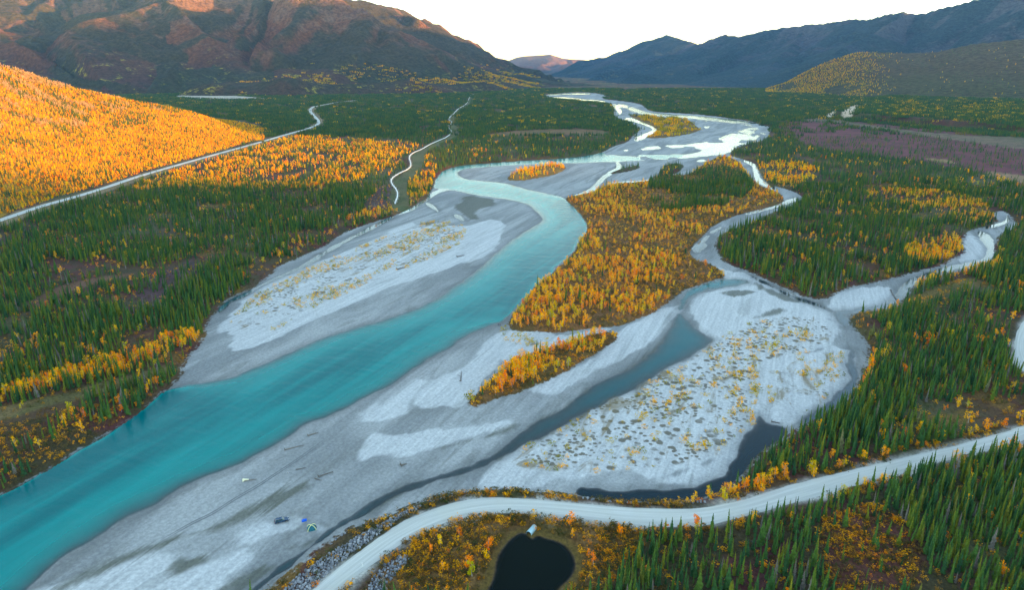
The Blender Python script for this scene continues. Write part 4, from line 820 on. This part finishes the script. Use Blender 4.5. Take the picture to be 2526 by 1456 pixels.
def plant(kind, P, name, cat, word, parts, cl, group, sizes, woods, wlabel, wcat):
    h, w = tree_sizes(P, kind); m = split(P, h); ki = rng.integers(0, len(parts), len(P))
    individuals(name, cat, word, P[m], h[m], w[m], ki[m], group, parts, sizes)
    r = ~m; scatter(woods, P[r], np.column_stack([w[r], w[r], h[r]]), ki[r], cl, wlabel, wcat)
plant(1, near[1], 'spruce_tree', 'spruce tree', 'green spruce', SPP, C_SPN, 'nearest spruce trees around the road and river', ('tall', 'middling', 'short', 8.6, 6.3), 'spruce_forest', 'dense green spruce forest covering both banks of the river', 'forest')
gold = np.vstack([near[2], verge[proj(verge[:, 0], verge[:, 1], verge[:, 2])[0] > 1700][::10]])
plant(2, gold, 'autumn_tree', 'tree', 'golden leaved tree', GDP, C_GDN, 'nearest golden autumn trees', ('tall', 'middling', 'short', 4.9, 3.7), 'autumn_wood', 'golden and orange autumn trees filling the islands and banks', 'woodland')
RIP = [([(690,1470),(733,1428),(800,1378),(841,1352),(880,1330),(930,1303),(985,1273),(1040,1252),(1043,1257),(991,1284),(925,1333),(841,1395),(770,1458),(740,1480)], .95),
       ([(900,1470),(925,1425),(950,1402),(985,1380),(1008,1376),(1010,1388),(992,1412),(960,1440),(935,1475)], .95),
       ([(800,1345),(841,1314),(885,1292),(930,1276),(928,1282),(880,1300),(841,1322),(810,1350)], .25), ([(1040,1250),(1100,1226),(1158,1213),(1241,1208),(1341,1219),(1425,1229),(1425,1234),(1341,1225),(1241,1214),(1158,1219),(1100,1235)], .3),
       ([(1430,1232),(1541,1245),(1683,1248),(1740,1240),(1740,1246),(1683,1252),(1541,1249),(1430,1240)], .3)]
def bushes():
    b = np.vstack([near[3], verge, xb]); b = b[~(inside(b[:, :2], gpoly(RIP[0][0], 1.2)) | inside(b[:, :2], gpoly(RIP[1][0], 1.2))) | (rng.random(len(b)) < .12)]; nb = len(b)
    h, w = tree_sizes(b, 3); m = split(b, h); k = rng.integers(0, 4, nb)
    px, py, d = proj(b[:, 0], b[:, 1], b[:, 2]); lab, _ = describe(px[m], py[m], h[m], 'autumn bush', ('tall', 'middling', 'low', 1.35, 1.0))
    src = [x.build('shrub', M['bush'], None, False, False) for x in BSN]; bm, hm, wm, km = b[m], h[m], w[m], k[m]
    for i in range(len(bm)):
        o = src[km[i]].copy(); COL.objects.link(o); o.location = bm[i]; o.rotation_euler = (0, 0, float(rng.uniform(0, 6.28))); o.scale = (float(wm[i]), float(wm[i]), float(hm[i]))
        tag(o, lab[i], 'shrub', 'low autumn bushes around the pond and road')
    r = ~m; scatter('shrub_cover', b[r], np.column_stack([w[r], w[r], h[r]]), k[r], C_BSN, 'low brown and orange shrubs covering the open ground', 'shrubs')
    gv = np.vstack(grove); h = rng.uniform(.9, 3.0, len(gv)); w = h*rng.uniform(.8, 1.4, len(gv)); scatter('willow_thicket', gv, np.column_stack([w, w, h]), rng.integers(0, 4, len(gv)), coll('sources_l', [proto('grove_source', i, [(x, M['ygreen'])]) for i, x in enumerate(BSN)]), 'golden willow thickets along the edge of the spotted gravel bar', 'shrubs')
    h = rng.uniform(.5, 1.9, len(barb)); w = h*rng.uniform(1, 1.9, len(barb))
    C = coll('sources_i', [proto('bar_bush_source', i, [(x, M['ygreen'])]) for i, x in enumerate(BSN)])
    scatter('shrub_cover', barb, np.column_stack([w, w, h]), rng.integers(0, 4, len(barb)), C, 'scattered yellow bushes growing on the pale gravel bars', 'shrubs')
bushes()
h, w = tree_sizes(mid[1], 1); scatter('spruce_forest', mid[1], np.column_stack([w*1.2, w*1.2, h]), rng.integers(0, 3, len(h)), C_SPF, 'dark spruce forest in the middle of the valley', 'forest')
h, w = tree_sizes(mid[2], 2); scatter('autumn_wood', mid[2], np.column_stack([w, w, h])*1.15, rng.integers(0, 3, len(h)), C_GDF, 'golden trees mixed through the valley forest', 'woodland')
n = len(vf[1]); s = rng.uniform(.8, 1.15, n); scatter('spruce_forest', vf[1], np.column_stack([s*1.3, s*1.3, s*.95]), rng.integers(0, 4, n), C_SPC, 'far spruce forest reaching up the valley to the mountains', 'forest', 0)
n = len(vf[2]); s = rng.uniform(.8, 1.2, n); scatter('autumn_wood', vf[2], np.column_stack([s, s, s]), rng.integers(0, 3, n), C_GDC, 'far yellow tree patches along the upper valley', 'woodland', 0)
m = hk == 1; h, w = tree_sizes(HL[m], 1); scatter('spruce_forest', HL[m], np.column_stack([w*1.1, w*1.1, h*.85]), rng.integers(0, 3, len(h)), C_SPF, 'sunlit spruces on the left hillside', 'forest')
m = hk == 2; h, w = tree_sizes(HL[m], 2); scatter('autumn_wood', HL[m], np.column_stack([w, w, h])*.85, rng.integers(0, 3, len(h)), C_GDF, 'glowing orange birch wood on the sunlit left hillside', 'woodland')
m = hk == 4; h, w = tree_sizes(HL[m], 2); scatter('birch_wood', HL[m], np.column_stack([w*1.3, w*1.3, h])*1.15, rng.integers(0, 3, len(h)), C_PAL, 'pale pinkish birches high on the sunlit left hillside', 'woodland')
C_YGF = coll('sources_k', [proto('hill_tree_source', i, [(c, M['ygreen'])]) for i, c in enumerate(GDF)])
for k, cl, nm, lb, ct in ((1, C_SPF, 'spruce_forest', 'dark spruces dotted over the far right hill', 'forest'), (2, C_YGF, 'autumn_wood', 'yellow trees along the left flank of the far right hill', 'woodland')):
    m = hr_k == k; n = m.sum(); s = rng.uniform(5, 9.5, n); scatter(nm, HRp[m], np.column_stack([s*1.2, s*1.2, s]), rng.integers(0, 3, n), cl, lb, ct, 0)
n = len(LMp); s = rng.uniform(1.0, 1.7, n); scatter('autumn_wood', LMp, np.column_stack([s*1.3, s*1.3, s]), rng.integers(0, 3, n), C_GDC, 'yellow green thickets along the foot of the left mountains', 'woodland', 0)
#@@SMALL
# ------------------------------------------------------------------ riprap and boulders
M['rock'] = None
def mat_rock():
    m, nt = new_mat('blasted_rock'); q = N(nt); r = q.n('ObjectInfo').outputs['Random']; t = q.n('TexCoord').outputs['Object']
    c = q.ramp(r, [(0, (.13, .14, .16)), (.5, (.22, .23, .25)), (1, (.40, .41, .43))]); n = q.noise(t, 3.0, 5, .65)
    c = q.mix(n, q.mix(1.0, c, (.6, .6, .6), 'MULTIPLY'), q.mix(1.0, c, (1.3, 1.3, 1.3), 'MULTIPLY')); q.out(q.bsdf(c, .85, .2, q.bump(n, .5, .1))); return m
M['rock'] = mat_rock()
def rock_bm(seed, cuts=7):
    r = random.Random(seed); bm = bmesh.new(); bmesh.ops.create_icosphere(bm, subdivisions=2, radius=.5)
    for _ in range(cuts):
        n = Vector((r.gauss(0, 1), r.gauss(0, 1), r.gauss(0, 1))).normalized(); d = r.uniform(.26, .40)
        for v in bm.verts:
            e = v.co.dot(n) - d
            if e > 0: v.co -= n*e
    for v in bm.verts: v.co += Vector((r.gauss(0, .012), r.gauss(0, .012), r.gauss(0, .012))); v.co.z *= .8
    b = MB(); b.v = [tuple(v.co) for v in bm.verts]; b.f = [tuple(v.index for v in f.verts) for f in bm.faces]; bm.free(); return b
RKB = [rock_bm(i) for i in range(6)]
rk = []
for pl, w in RIP:
    poly = gpoly(pl, 1.2); lo, hi = poly.min(0), poly.max(0); A, B = np.meshgrid(np.arange(lo[0], hi[0], .72), np.arange(lo[1], hi[1], .72))
    P = np.stack([A.ravel(), B.ravel()], 1) + rng.uniform(-.33, .33, (A.size, 2)); P = P[inside(P, poly)]; P = thin(P, w); z, f = terrain(P); k = f['rd'] < -.15; rk.append(np.column_stack([P[k], z[k]]))
rk = np.vstack(rk); rs = rng.uniform(.55, 1.25, len(rk)); mk = split(rk, rs)
px, py, _ = proj(rk[:, 0], rk[:, 1], rk[:, 2]); src = [b.build('boulder', M['rock'], None, False, False) for b in RKB]
def rock_place(x, y):
    if y > 1340 and x > 893 and y > 1376: return 'on inner road bank'
    return 'at outer bank foot' if x < 760 and y > 1400 else 'on outer road bank' if x < 900 else 'along upper bank' if x < 1050 else 'above the road bend'
rkl = {}
for i in sorted(np.where(mk)[0], key=lambda j: px[j]):
    pl = rock_place(px[i], py[i]); size = 'large' if rs[i] > 1.0 else 'middling' if rs[i] > .8 else 'small'; tone = ''
    c = rkl[(pl, size)] = rkl.get((pl, size), 0) + 1
    o = src[i % 6].copy(); COL.objects.link(o); o.location = rk[i] + np.array([0, 0, rs[i]*.18]); o.rotation_euler = tuple(map(float, rng.uniform(0, 6.28, 3))); o.scale = (float(rs[i]),)*3
    tag(o, f'{size} grey riprap boulder {pl}, {ORD[(c-1) % 20]} of its size from left' if c <= 20 else f'{size} grey riprap boulder {pl} among many alike, right of the twentieth', 'boulder', 'riprap boulders armouring the gravel road')
C_RK = coll('sources_j', [proto('rock_source', i, [(b, M['rock'])]) for i, b in enumerate(RKB)])
r = ~mk; scatter('riprap', rk[r] + np.array([0, 0, .12]), np.repeat(rs[r][:, None], 3, 1), rng.integers(0, 6, r.sum()), C_RK, 'grey riprap rubble along the gravel road bank', 'riprap', 1.5)

# ------------------------------------------------------------------ pipeline
M['pipe'] = simple('galvanised_pipe', (.62, .63, .64), .38, .5, .12, .4, .35); M['steel'] = simple('support_steel', (.42, .42, .42), .5, .4, .2, 2, .3)
pl_e = empty('pipeline', tuple(pipe_pts[0] * np.array([1, 1, 0])))
tag(pl_e, 'long silvery elevated pipeline zigzagging through the forest on paired posts', 'pipeline')
loc0 = Vector(pl_e.location)
pp = np.vstack([pipe_pts[0] + (pipe_pts[0] - pipe_pts[1])*.35 + np.array([0, 0, -3.6]), pipe_pts])
MB().tube([Vector(p) - loc0 for p in pp], .85, 12).build('pipe', M['pipe'], pl_e, True)
L_ = np.r_[0, np.cumsum(np.linalg.norm(np.diff(pipe_pts, axis=0), axis=1))]
for k, q in enumerate(np.arange(6, L_[-1], 18.0)[:95]):
    c = np.array([np.interp(q, L_, pipe_pts[:, a]) for a in range(3)]); c2 = np.array([np.interp(q + 1, L_, pipe_pts[:, a]) for a in range(3)])
    t = (c2 - c)[:2]; t /= np.linalg.norm(t); nn = np.array([-t[1], t[0]]); b = MB(); gz0 = float(terrain(c[None, :2])[0][0])
    for sg in (-1, 1):
        x, y = c[:2] + nn*sg*1.9; b.tube([(x - loc0.x, y - loc0.y, gz0 - .4), (x - loc0.x, y - loc0.y, 4.6)], .24, 6)
    b.box((c[0] - loc0.x, c[1] - loc0.y, 2.15), (4.1, .35, .35), math.atan2(nn[1], nn[0])); b.build('support', M['steel'], pl_e)

# ------------------------------------------------------------------ car
def place(px, py, z=None):
    x, y = gnd(px, py, .5); zz = float(terrain(np.array([[float(x), float(y)]]))[0][0]) if z is None else z
    x, y = gnd(px, py, zz); return Vector((float(x), float(y), zz))
def heading(p, q): a, b = place(*p), place(*q); return math.atan2(b.y - a.y, b.x - a.x)
def car():
    M['paint'] = simple('dark_blue_paint', (.012, .05, .11), .25, .6, .1, 1.0); M['glass'] = simple('car_glass', (.02, .06, .07), .06, .8)
    M['tyre'] = simple('tyre_rubber', (.02, .02, .02), .85, .2); M['rim'] = simple('alloy', (.45, .45, .46), .35, .5, 0, 1, .7); M['trim'] = simple('dark_trim', (.02, .02, .022), .6, .3)
    M['head'] = simple('headlight_glass', (.75, .78, .80), .15, .7); M['tail'] = simple('taillight_glass', (.45, .02, .03), .25, .6)
    c = place(695.5, 1288); e = empty('parked_car', c, heading((680, 1292), (711, 1284))); tag(e, 'dark blue estate car parked on the grey gravel bar', 'car')
    def prof(pts, wid, inset=0.0):
        n = len(pts); v = [(x, -wid*(1 - inset*max(0, z - .95)/.8), z) for x, z in pts] + [(x, wid*(1 - inset*max(0, z - .95)/.8), z) for x, z in pts]
        return v, [tuple(range(n)), tuple(range(2*n - 1, n - 1, -1))] + [(i, i + n, (i + 1) % n + n, (i + 1) % n) for i in range(n)]
    b = MB().add(*prof([(-2.32,.38),(-2.36,.62),(-2.30,.98),(-2.2,1.02),(.75,1.02),(1.0,.99),(2.0,.86),(2.28,.74),(2.34,.52),(2.3,.36),(1.85,.34),(1.78,.55),(1.6,.70),(1.3,.72),(1.1,.62),(.98,.34),(-1.0,.34),(-1.1,.55),(-1.3,.70),(-1.6,.72),(-1.78,.60),(-1.88,.36)], .91))
    bo = b.build('body', M['paint'], e); bo.modifiers.new('edges', 'BEVEL').width = .06
    MB().add(*prof([(-2.16,1.03),(-1.98,1.50),(.12,1.50),(.88,1.03)], .86, .18)).build('windows', M['glass'], e)
    rf = MB().add(*prof([(-1.99,1.505),(-1.85,1.585),(-.05,1.585),(.16,1.505)], .80, .1)).build('roof', M['paint'], e)
    MB().box((-1.0, .62, 1.64), (1.7, .05, .06)).box((-1.0, -.62, 1.64), (1.7, .05, .06)).build('roof_rail', M['rim'], rf)
    MB().box((2.36, 0, .5), (.10, 1.72, .24)).build('front_bumper', M['trim'], e); MB().box((-2.38, 0, .52), (.10, 1.72, .26)).build('rear_bumper', M['trim'], e)
    for y in (-.68, .68):
        MB().box((2.20, y, .74), (.2, .34, .16)).build('headlight', M['head'], e); MB().box((-2.33, y*1.14, .9), (.09, .2, .3)).build('taillight', M['tail'], e)
        MB().box((.72, y*1.48, 1.06), (.14, .2, .14)).build('wing_mirror', M['paint'], e)
        for x in (1.42, -1.45):
            w = MB().tube([(x, y*1.18, .34), (x, y*1.37, .34)], .34, 16).build('wheel', M['tyre'], e); MB().tube([(x, y*1.30, .34), (x, y*1.385, .34)], .20, 10).build('rim', M['rim'], w)
car()

# ------------------------------------------------------------------ camp: tent, tarpaulin
def tent():
    fab = simple('teal_tent_fabric', (.02, .13, .17), .7, .2, .15, 2); pole = simple('pale_yellow_sleeve', (.80, .78, .35), .6, .3); win = simple('tent_mesh', (.03, .03, .04), .9, .1)
    e = empty('tent', place(769, 1305), R(20)); tag(e, 'teal dome tent with pale yellow crossed pole sleeves', 'tent')
    n = 20; r = 1.55; v = []; f = []
    for i in range(8):
        ph = i/7*math.pi/2
        for k in range(n):
            a = 6.283*k/n; sq = 1/max(abs(math.cos(a)), abs(math.sin(a)))**.45; v.append((r*sq*math.cos(ph)*math.cos(a), r*sq*math.cos(ph)*math.sin(a), 1.35*math.sin(ph)))
    f = [(i*n + k, i*n + (k+1) % n, (i+1)*n + (k+1) % n, (i+1)*n + k) for i in range(7) for k in range(n)]
    MB().add(v, f).build('canopy', fab, e, True)
    for a in (R(45), R(135)):
        pts = [(1.9*math.cos(t)*math.cos(a), 1.9*math.cos(t)*math.sin(a), 1.44*math.sin(t)) for t in np.linspace(0, math.pi, 17)]
        MB().tube(pts, .10, 6).build('pole_sleeve', pole, e)
    MB().add([(1.5, -.42, .12), (1.5, .42, .12), (1.32, .36, .75), (1.32, -.36, .75), (1.62, -.42, .12), (1.62, .42, .12), (1.42, .36, .75), (1.42, -.36, .75)], [(0,3,2,1),(4,5,6,7),(0,1,5,4),(1,2,6,5),(2,3,7,6),(3,0,4,7)]).build('door', win, e)
tent()
def tarp():
    m = simple('bright_blue_tarpaulin', (.0, .10, .62), .55, .3, .2, 2); n = 12; v = []
    for i in range(n):
        for j in range(n):
            x, y = i/(n-1) - .5, j/(n-1) - .5; v.append((x*1.7 + .2*y, y*1.3, .5*max(0, 1 - (2*x)**4)*max(0, 1 - (2*y)**4)*(.7 + .5*vnoise(np.array([i*.6]), np.array([j*.6]), 2)[0])))
    o = mesh_np('tarpaulin', v, grid_faces(n, n), m); s = o.modifiers.new('thick', 'SOLIDIFY'); s.thickness = .03; o.location = place(750.5, 1285.5); o.rotation_euler = (0, 0, R(25))
    tag(o, 'bright blue tarpaulin heap on the gravel between car and tent', 'tarpaulin')
tarp()

# ------------------------------------------------------------------ driftwood
M['drift'] = simple('grey_driftwood', (.20, .18, .16), .9, .1, .4, 5); M['drift_pale'] = simple('bleached_driftwood', (.80, .78, .55), .8, .2, .15, 5); M['drift_dark'] = simple('wet_driftwood', (.15, .135, .12), .8, .2, .3, 5)
def log(p, q, rad, mat, label, root=True, branch=3, seed=1):
    r = random.Random(seed); a, b = place(*p), place(*q); rad *= .7; e = empty('driftwood_log', a); d = b - a
    pts = [d*t + Vector((r.uniform(-.1, .1), r.uniform(-.1, .1), rad*.8)) for t in (0, .25, .5, .75, 1)]
    MB().tube(pts, [rad*1.15, rad, rad*.85, rad*.65, rad*.3], 8).build('trunk', M[mat], e)
    if root:
        m = MB()
        for k in range(7):
            an = k*.9; u = d.normalized(); w = u.orthogonal().normalized(); w.rotate(Matrix.Rotation(an, 3, u)); w.z = max(w.z, -.1)
            m.tube([pts[0], pts[0] - u*rad*.8 + w*rad*2.2, pts[0] - u*rad*.6 + w*rad*4.2], [rad*.7, rad*.4, rad*.12], 5)
        m.build('root_wad', M[mat], e)
    for k in range(branch):
        t = r.uniform(.4, .9); s = d*t + Vector((0, 0, rad)); u = Vector((d.y, -d.x, 0)).normalized()*r.choice((-1, 1)); L = r.uniform(.1, .25)*d.length
        MB().tube([s, s + u*L*.5 + d*.05 + Vector((0, 0, L*.2)), s + u*L + d*.12], [rad*.35, rad*.25, rad*.08], 5).build('branch', M[mat], e)
    tag(e, label, 'driftwood'); return e
log((703.6, 1111), (750, 1099), .34, 'drift', 'long pale grey driftwood log lying near the turquoise river edge', True, 2, 1)
log((760, 1076), (786, 1068), .35, 'drift', 'grey driftwood snag with root wad highest up the river edge', True, 4, 2)
log((730, 1160), (756, 1155), .26, 'drift_dark', 'thin dark brown driftwood pole on open gravel right of tyre tracks', False, 2, 3)
log((787, 1177), (822, 1165), .35, 'drift_dark', 'dark branching driftwood tangle with a pale tip on gravel', True, 5, 4)
log((776, 1182), (793, 1187), .28, 'drift_dark', 'short dark driftwood piece pointing away from the tangle', False, 1, 5)
log((990, 1150), (1004, 1146), .5, 'drift_dark', 'brown root wad lying below the white sand spit', True, 3, 6)
log((1136, 941), (1139, 917), .32, 'drift_dark', 'dark upright looking driftwood snag on pale gravel left of long island', True, 2, 7)
log((2225, 716), (2246, 711), .4, 'drift_dark', 'dark fallen tree lying across the bright right hand creek', True, 5, 8)
log((2197, 717), (2216, 749), .4, 'drift_dark', 'dark fallen tree leaning down beside the right hand creek', True, 6, 9)
log((1925, 712), (1990, 742), .45, 'drift_dark', 'dark log jam trunk along the cut bank of forest island', True, 5, 10)
log((980, 665), (1000, 660), .6, 'drift_dark', 'dark driftwood heap on the pale left gravel bar', True, 4, 11)
log((1128, 634), (1146, 630), .5, 'drift_dark', 'dark snag on inner edge of left gravel bar', True, 4, 12)
log((2128, 868), (2143, 885), .3, 'drift', 'pale bare log beside the narrow channel under right bank', False, 2, 13)
log((1905, 1042), (1925, 1046), .4, 'drift_dark', 'dark brush heap with log at backwater head', True, 5, 14)
log((602, 1187), (634, 1184), .32, 'drift', 'grey driftwood trunk with bleached yellowish root flare by the tyre tracks', False, 1, 15)
wad = bpy.data.objects[-1] if False else None
b = MB(); c0 = place(601, 1187)
dr = (place(634, 1184) - c0).normalized(); sd_ = Vector((-dr.y, dr.x, 0))
b.tube([(0, 0, .35), dr*.9 + Vector((0, 0, .42)), dr*1.9 + Vector((0, 0, .36))], [.5, .36, .28], 8)
b.tube([-dr*.1 - sd_*.9 + Vector((0, 0, .25)), Vector((0, 0, .5)), -dr*.1 + sd_*1.0 + Vector((0, 0, .35))], [.14, .4, .14], 7)
b.tube([-dr*.1 + Vector((0, 0, .3)), -dr*.25 + Vector((0, 0, .9))], [.35, .12], 6)
lg = [o for o in COL.objects if o.get('label', '').startswith('grey driftwood trunk with bleached')][0]
ro = b.build('root_flare', M['drift_pale'], lg, True); ro.location = c0 - Vector(lg.location)
for i, (x, y, s, lb) in enumerate(((809, 1107, 1.0, 'pale grey boulder alone on gravel between tyre tracks and white spit'), (710.5, 1167.5, .8, 'small whitish boulder alone on gravel left of the dark pole'), (2440, 595, .8, 'dark boulder in the bright bend of the right hand creek'))):
    o = RKB[i].build('boulder', M['rock']); o.location = place(x, y) + Vector((0, 0, .15)); o.scale = (s*1.3, s*1.2, s); tag(o, lb, 'boulder')

# ------------------------------------------------------------------ tyre tracks, culverts, post, people
M['track'] = simple('pressed_gravel', (.16, .17, .175), .9, .1, .3, 1)
for off in (-2.6, 2.6):
    ln = chaikin([(380,1345+off),(470,1292+off),(527,1266+off),(560,1243+off),(600,1219+off),(640,1196+off),(680,1169+off),(725,1140+off),(770,1108+off),(815,1076+off)], 2, False); c = resample(gpoly(ln, .6), 150)
    t = np.gradient(c, axis=0); t /= np.linalg.norm(t, axis=1)[:, None]; nn = np.stack([-t[:, 1], t[:, 0]], 1); wd = .17 + .12*vnoise(np.arange(150)*.3, np.zeros(150), 4)
    wd = wd*np.minimum(1, np.minimum(np.arange(150), 149 - np.arange(150))/25)
    a, b = c + nn*wd[:, None], c - nn*wd[:, None]; za, zb = terrain(a)[0], terrain(b)[0]
    v = np.stack([np.column_stack([a, za + .05]), np.column_stack([b, zb + .05])], 1).reshape(-1, 3); tag(mesh_np('tyre_track', v, np.ascontiguousarray(grid_faces(150, 2)[:, ::-1]), M['track']), kind='structure')
M['zinc'] = simple('corrugated_zinc', (.42, .62, .66), .4, .5, .15, 3, .3); M['black'] = simple('pipe_inside', (.01, .012, .012), .9, .1)
def culvert(p, q, rad, label, z):
    a, b = place(*p, z), place(*q, z); e = empty('culvert', a); d = b - a; L = d.length; m = MB(); n = 40
    u = d.normalized(); pts = [d*(i/(n-1)) + Vector((0, 0, 0)) for i in range(n)]
    m.tube(pts, [rad*(1 + .035*(i % 2)) for i in range(n)], 18, False); o = m.build('pipe', M['zinc'], e, True); o.modifiers.new('wall', 'SOLIDIFY').thickness = .06
    MB().tube([u*.6, u*.65], rad*.93, 18).build('throat_shade', M['black'], e); tag(e, label, 'culvert')  # black disc stands for the shade inside the pipe
culvert((1304, 1319), (1319, 1302), 1.0, 'large corrugated metal culvert end sticking out over the black pond', .75)
culvert((897, 1404), (903, 1399), .42, 'small pale blue culvert end beside the white roadside post', 1.9)
e = empty('roadside_post', place(895.5, 1402)); tag(e, 'leaning white delineator post on the inner edge of gravel road', 'post')
MB().tube([(0, 0, -.2), (-.12, 0, 1.9)], .085, 8).build('shaft', simple('white_plastic', (.85, .86, .84), .5, .3), e); MB().box((-.11, -.09, 1.65), (.12, .03, .2)).build('reflector', simple('reflector', (.7, .7, .72), .2, .7), e)
M['skin'] = simple('skin', (.45, .28, .2), .6, .3); M['hair'] = simple('dark_hair', (.03, .02, .015), .8, .2)
def person(px, py, rz, jc, tc, label, stride):
    e = empty('person', place(px, py), rz); tag(e, label, 'person', 'two people at the water edge')
    def skin(name, V, E, rad, mat, root=0):
        me = bpy.data.meshes.new(name); me.from_pydata(V, E, []); me.materials.append(mat); o = bpy.data.objects.new(name, me); COL.objects.link(o); o.parent = e
        o.modifiers.new('skin', 'SKIN'); o.modifiers.new('smooth', 'SUBSURF').levels = 1
        for i, r in enumerate(rad): me.skin_vertices[0].data[i].radius = (r, r*.8)
        me.skin_vertices[0].data[root].use_root = True; return o
    s = stride
    V = [(0,0,.95),(0,0,1.15),(0,0,1.38),(0,0,1.50),(.02,0,1.62),(.03,0,1.74),(0,.10,.90),(s,.11,.50),(s*.6,.11,.07),(s*.6+.16,.12,.03),(0,-.10,.90),(-s*.4,-.11,.50),(-s,-.11,.07),(-s+.16,-.12,.03),(0,.19,1.40),(-.03,.25,1.12),(.06,.25,.88),(.09,.25,.80),(0,-.19,1.40),(-.03,-.25,1.12),(.08,-.25,.88),(.11,-.25,.80)]
    E = [(0,1),(1,2),(2,3),(3,4),(4,5),(0,6),(6,7),(7,8),(8,9),(0,10),(10,11),(11,12),(12,13),(2,14),(14,15),(15,16),(16,17),(2,18),(18,19),(19,20),(20,21)]
    skin('body', V, E, [.15,.14,.16,.055,.085,.075,.09,.065,.045,.04,.09,.065,.045,.04,.06,.045,.035,.03,.06,.045,.035,.03], M['skin'])
    skin('jacket', V[:3] + [(0,0,1.45)] + V[14:17] + V[18:21], [(0,1),(1,2),(2,3),(2,4),(4,5),(5,6),(2,7),(7,8),(8,9)], [.175,.165,.18,.09,.08,.065,.052,.08,.065,.052], simple('jacket', jc, .8, .1, .2))
    skin('trousers', [V[0]] + V[6:9] + V[10:13], [(0,1),(1,2),(2,3),(0,4),(4,5),(5,6)], [.165,.11,.085,.065,.11,.085,.065], simple('trousers', tc, .85, .1, .2))
    skin('hair', [(.0,0,1.70),(.0,0,1.77)], [(0,1)], [.09,.08], M['hair'])
person(1229, 804.5, R(100), (.02, .03, .07), (.015, .02, .04), 'left of two dark clothed people standing at the water edge', .06)
person(1233.5, 804.5, R(140), (.05, .02, .06), (.02, .02, .03), 'right of two dark clothed people standing at the water edge', .10)

# ------------------------------------------------------------------ valley air
m, nt = new_mat('haze'); pv = nt.nodes.new('ShaderNodeVolumePrincipled'); pv.inputs['Color'].default_value = (.20, .50, 1.0, 1); pv.inputs['Density'].default_value = 1.9e-5; pv.inputs['Anisotropy'].default_value = .0
ot = nt.nodes.new('ShaderNodeOutputMaterial'); nt.links.new(pv.outputs[0], ot.inputs[1])
hz = MB().box((0, 9000, 0), (30000, 40000, 1)).build('haze', m); co = [(v.co.x, v.co.y, -14.0 if v.co.z < 0 else 1900.0) for v in hz.data.vertices]
for v, c in zip(hz.data.vertices, co): v.co = c
tag(hz, 'thin blue evening haze filling the valley', 'haze', None, 'stuff')
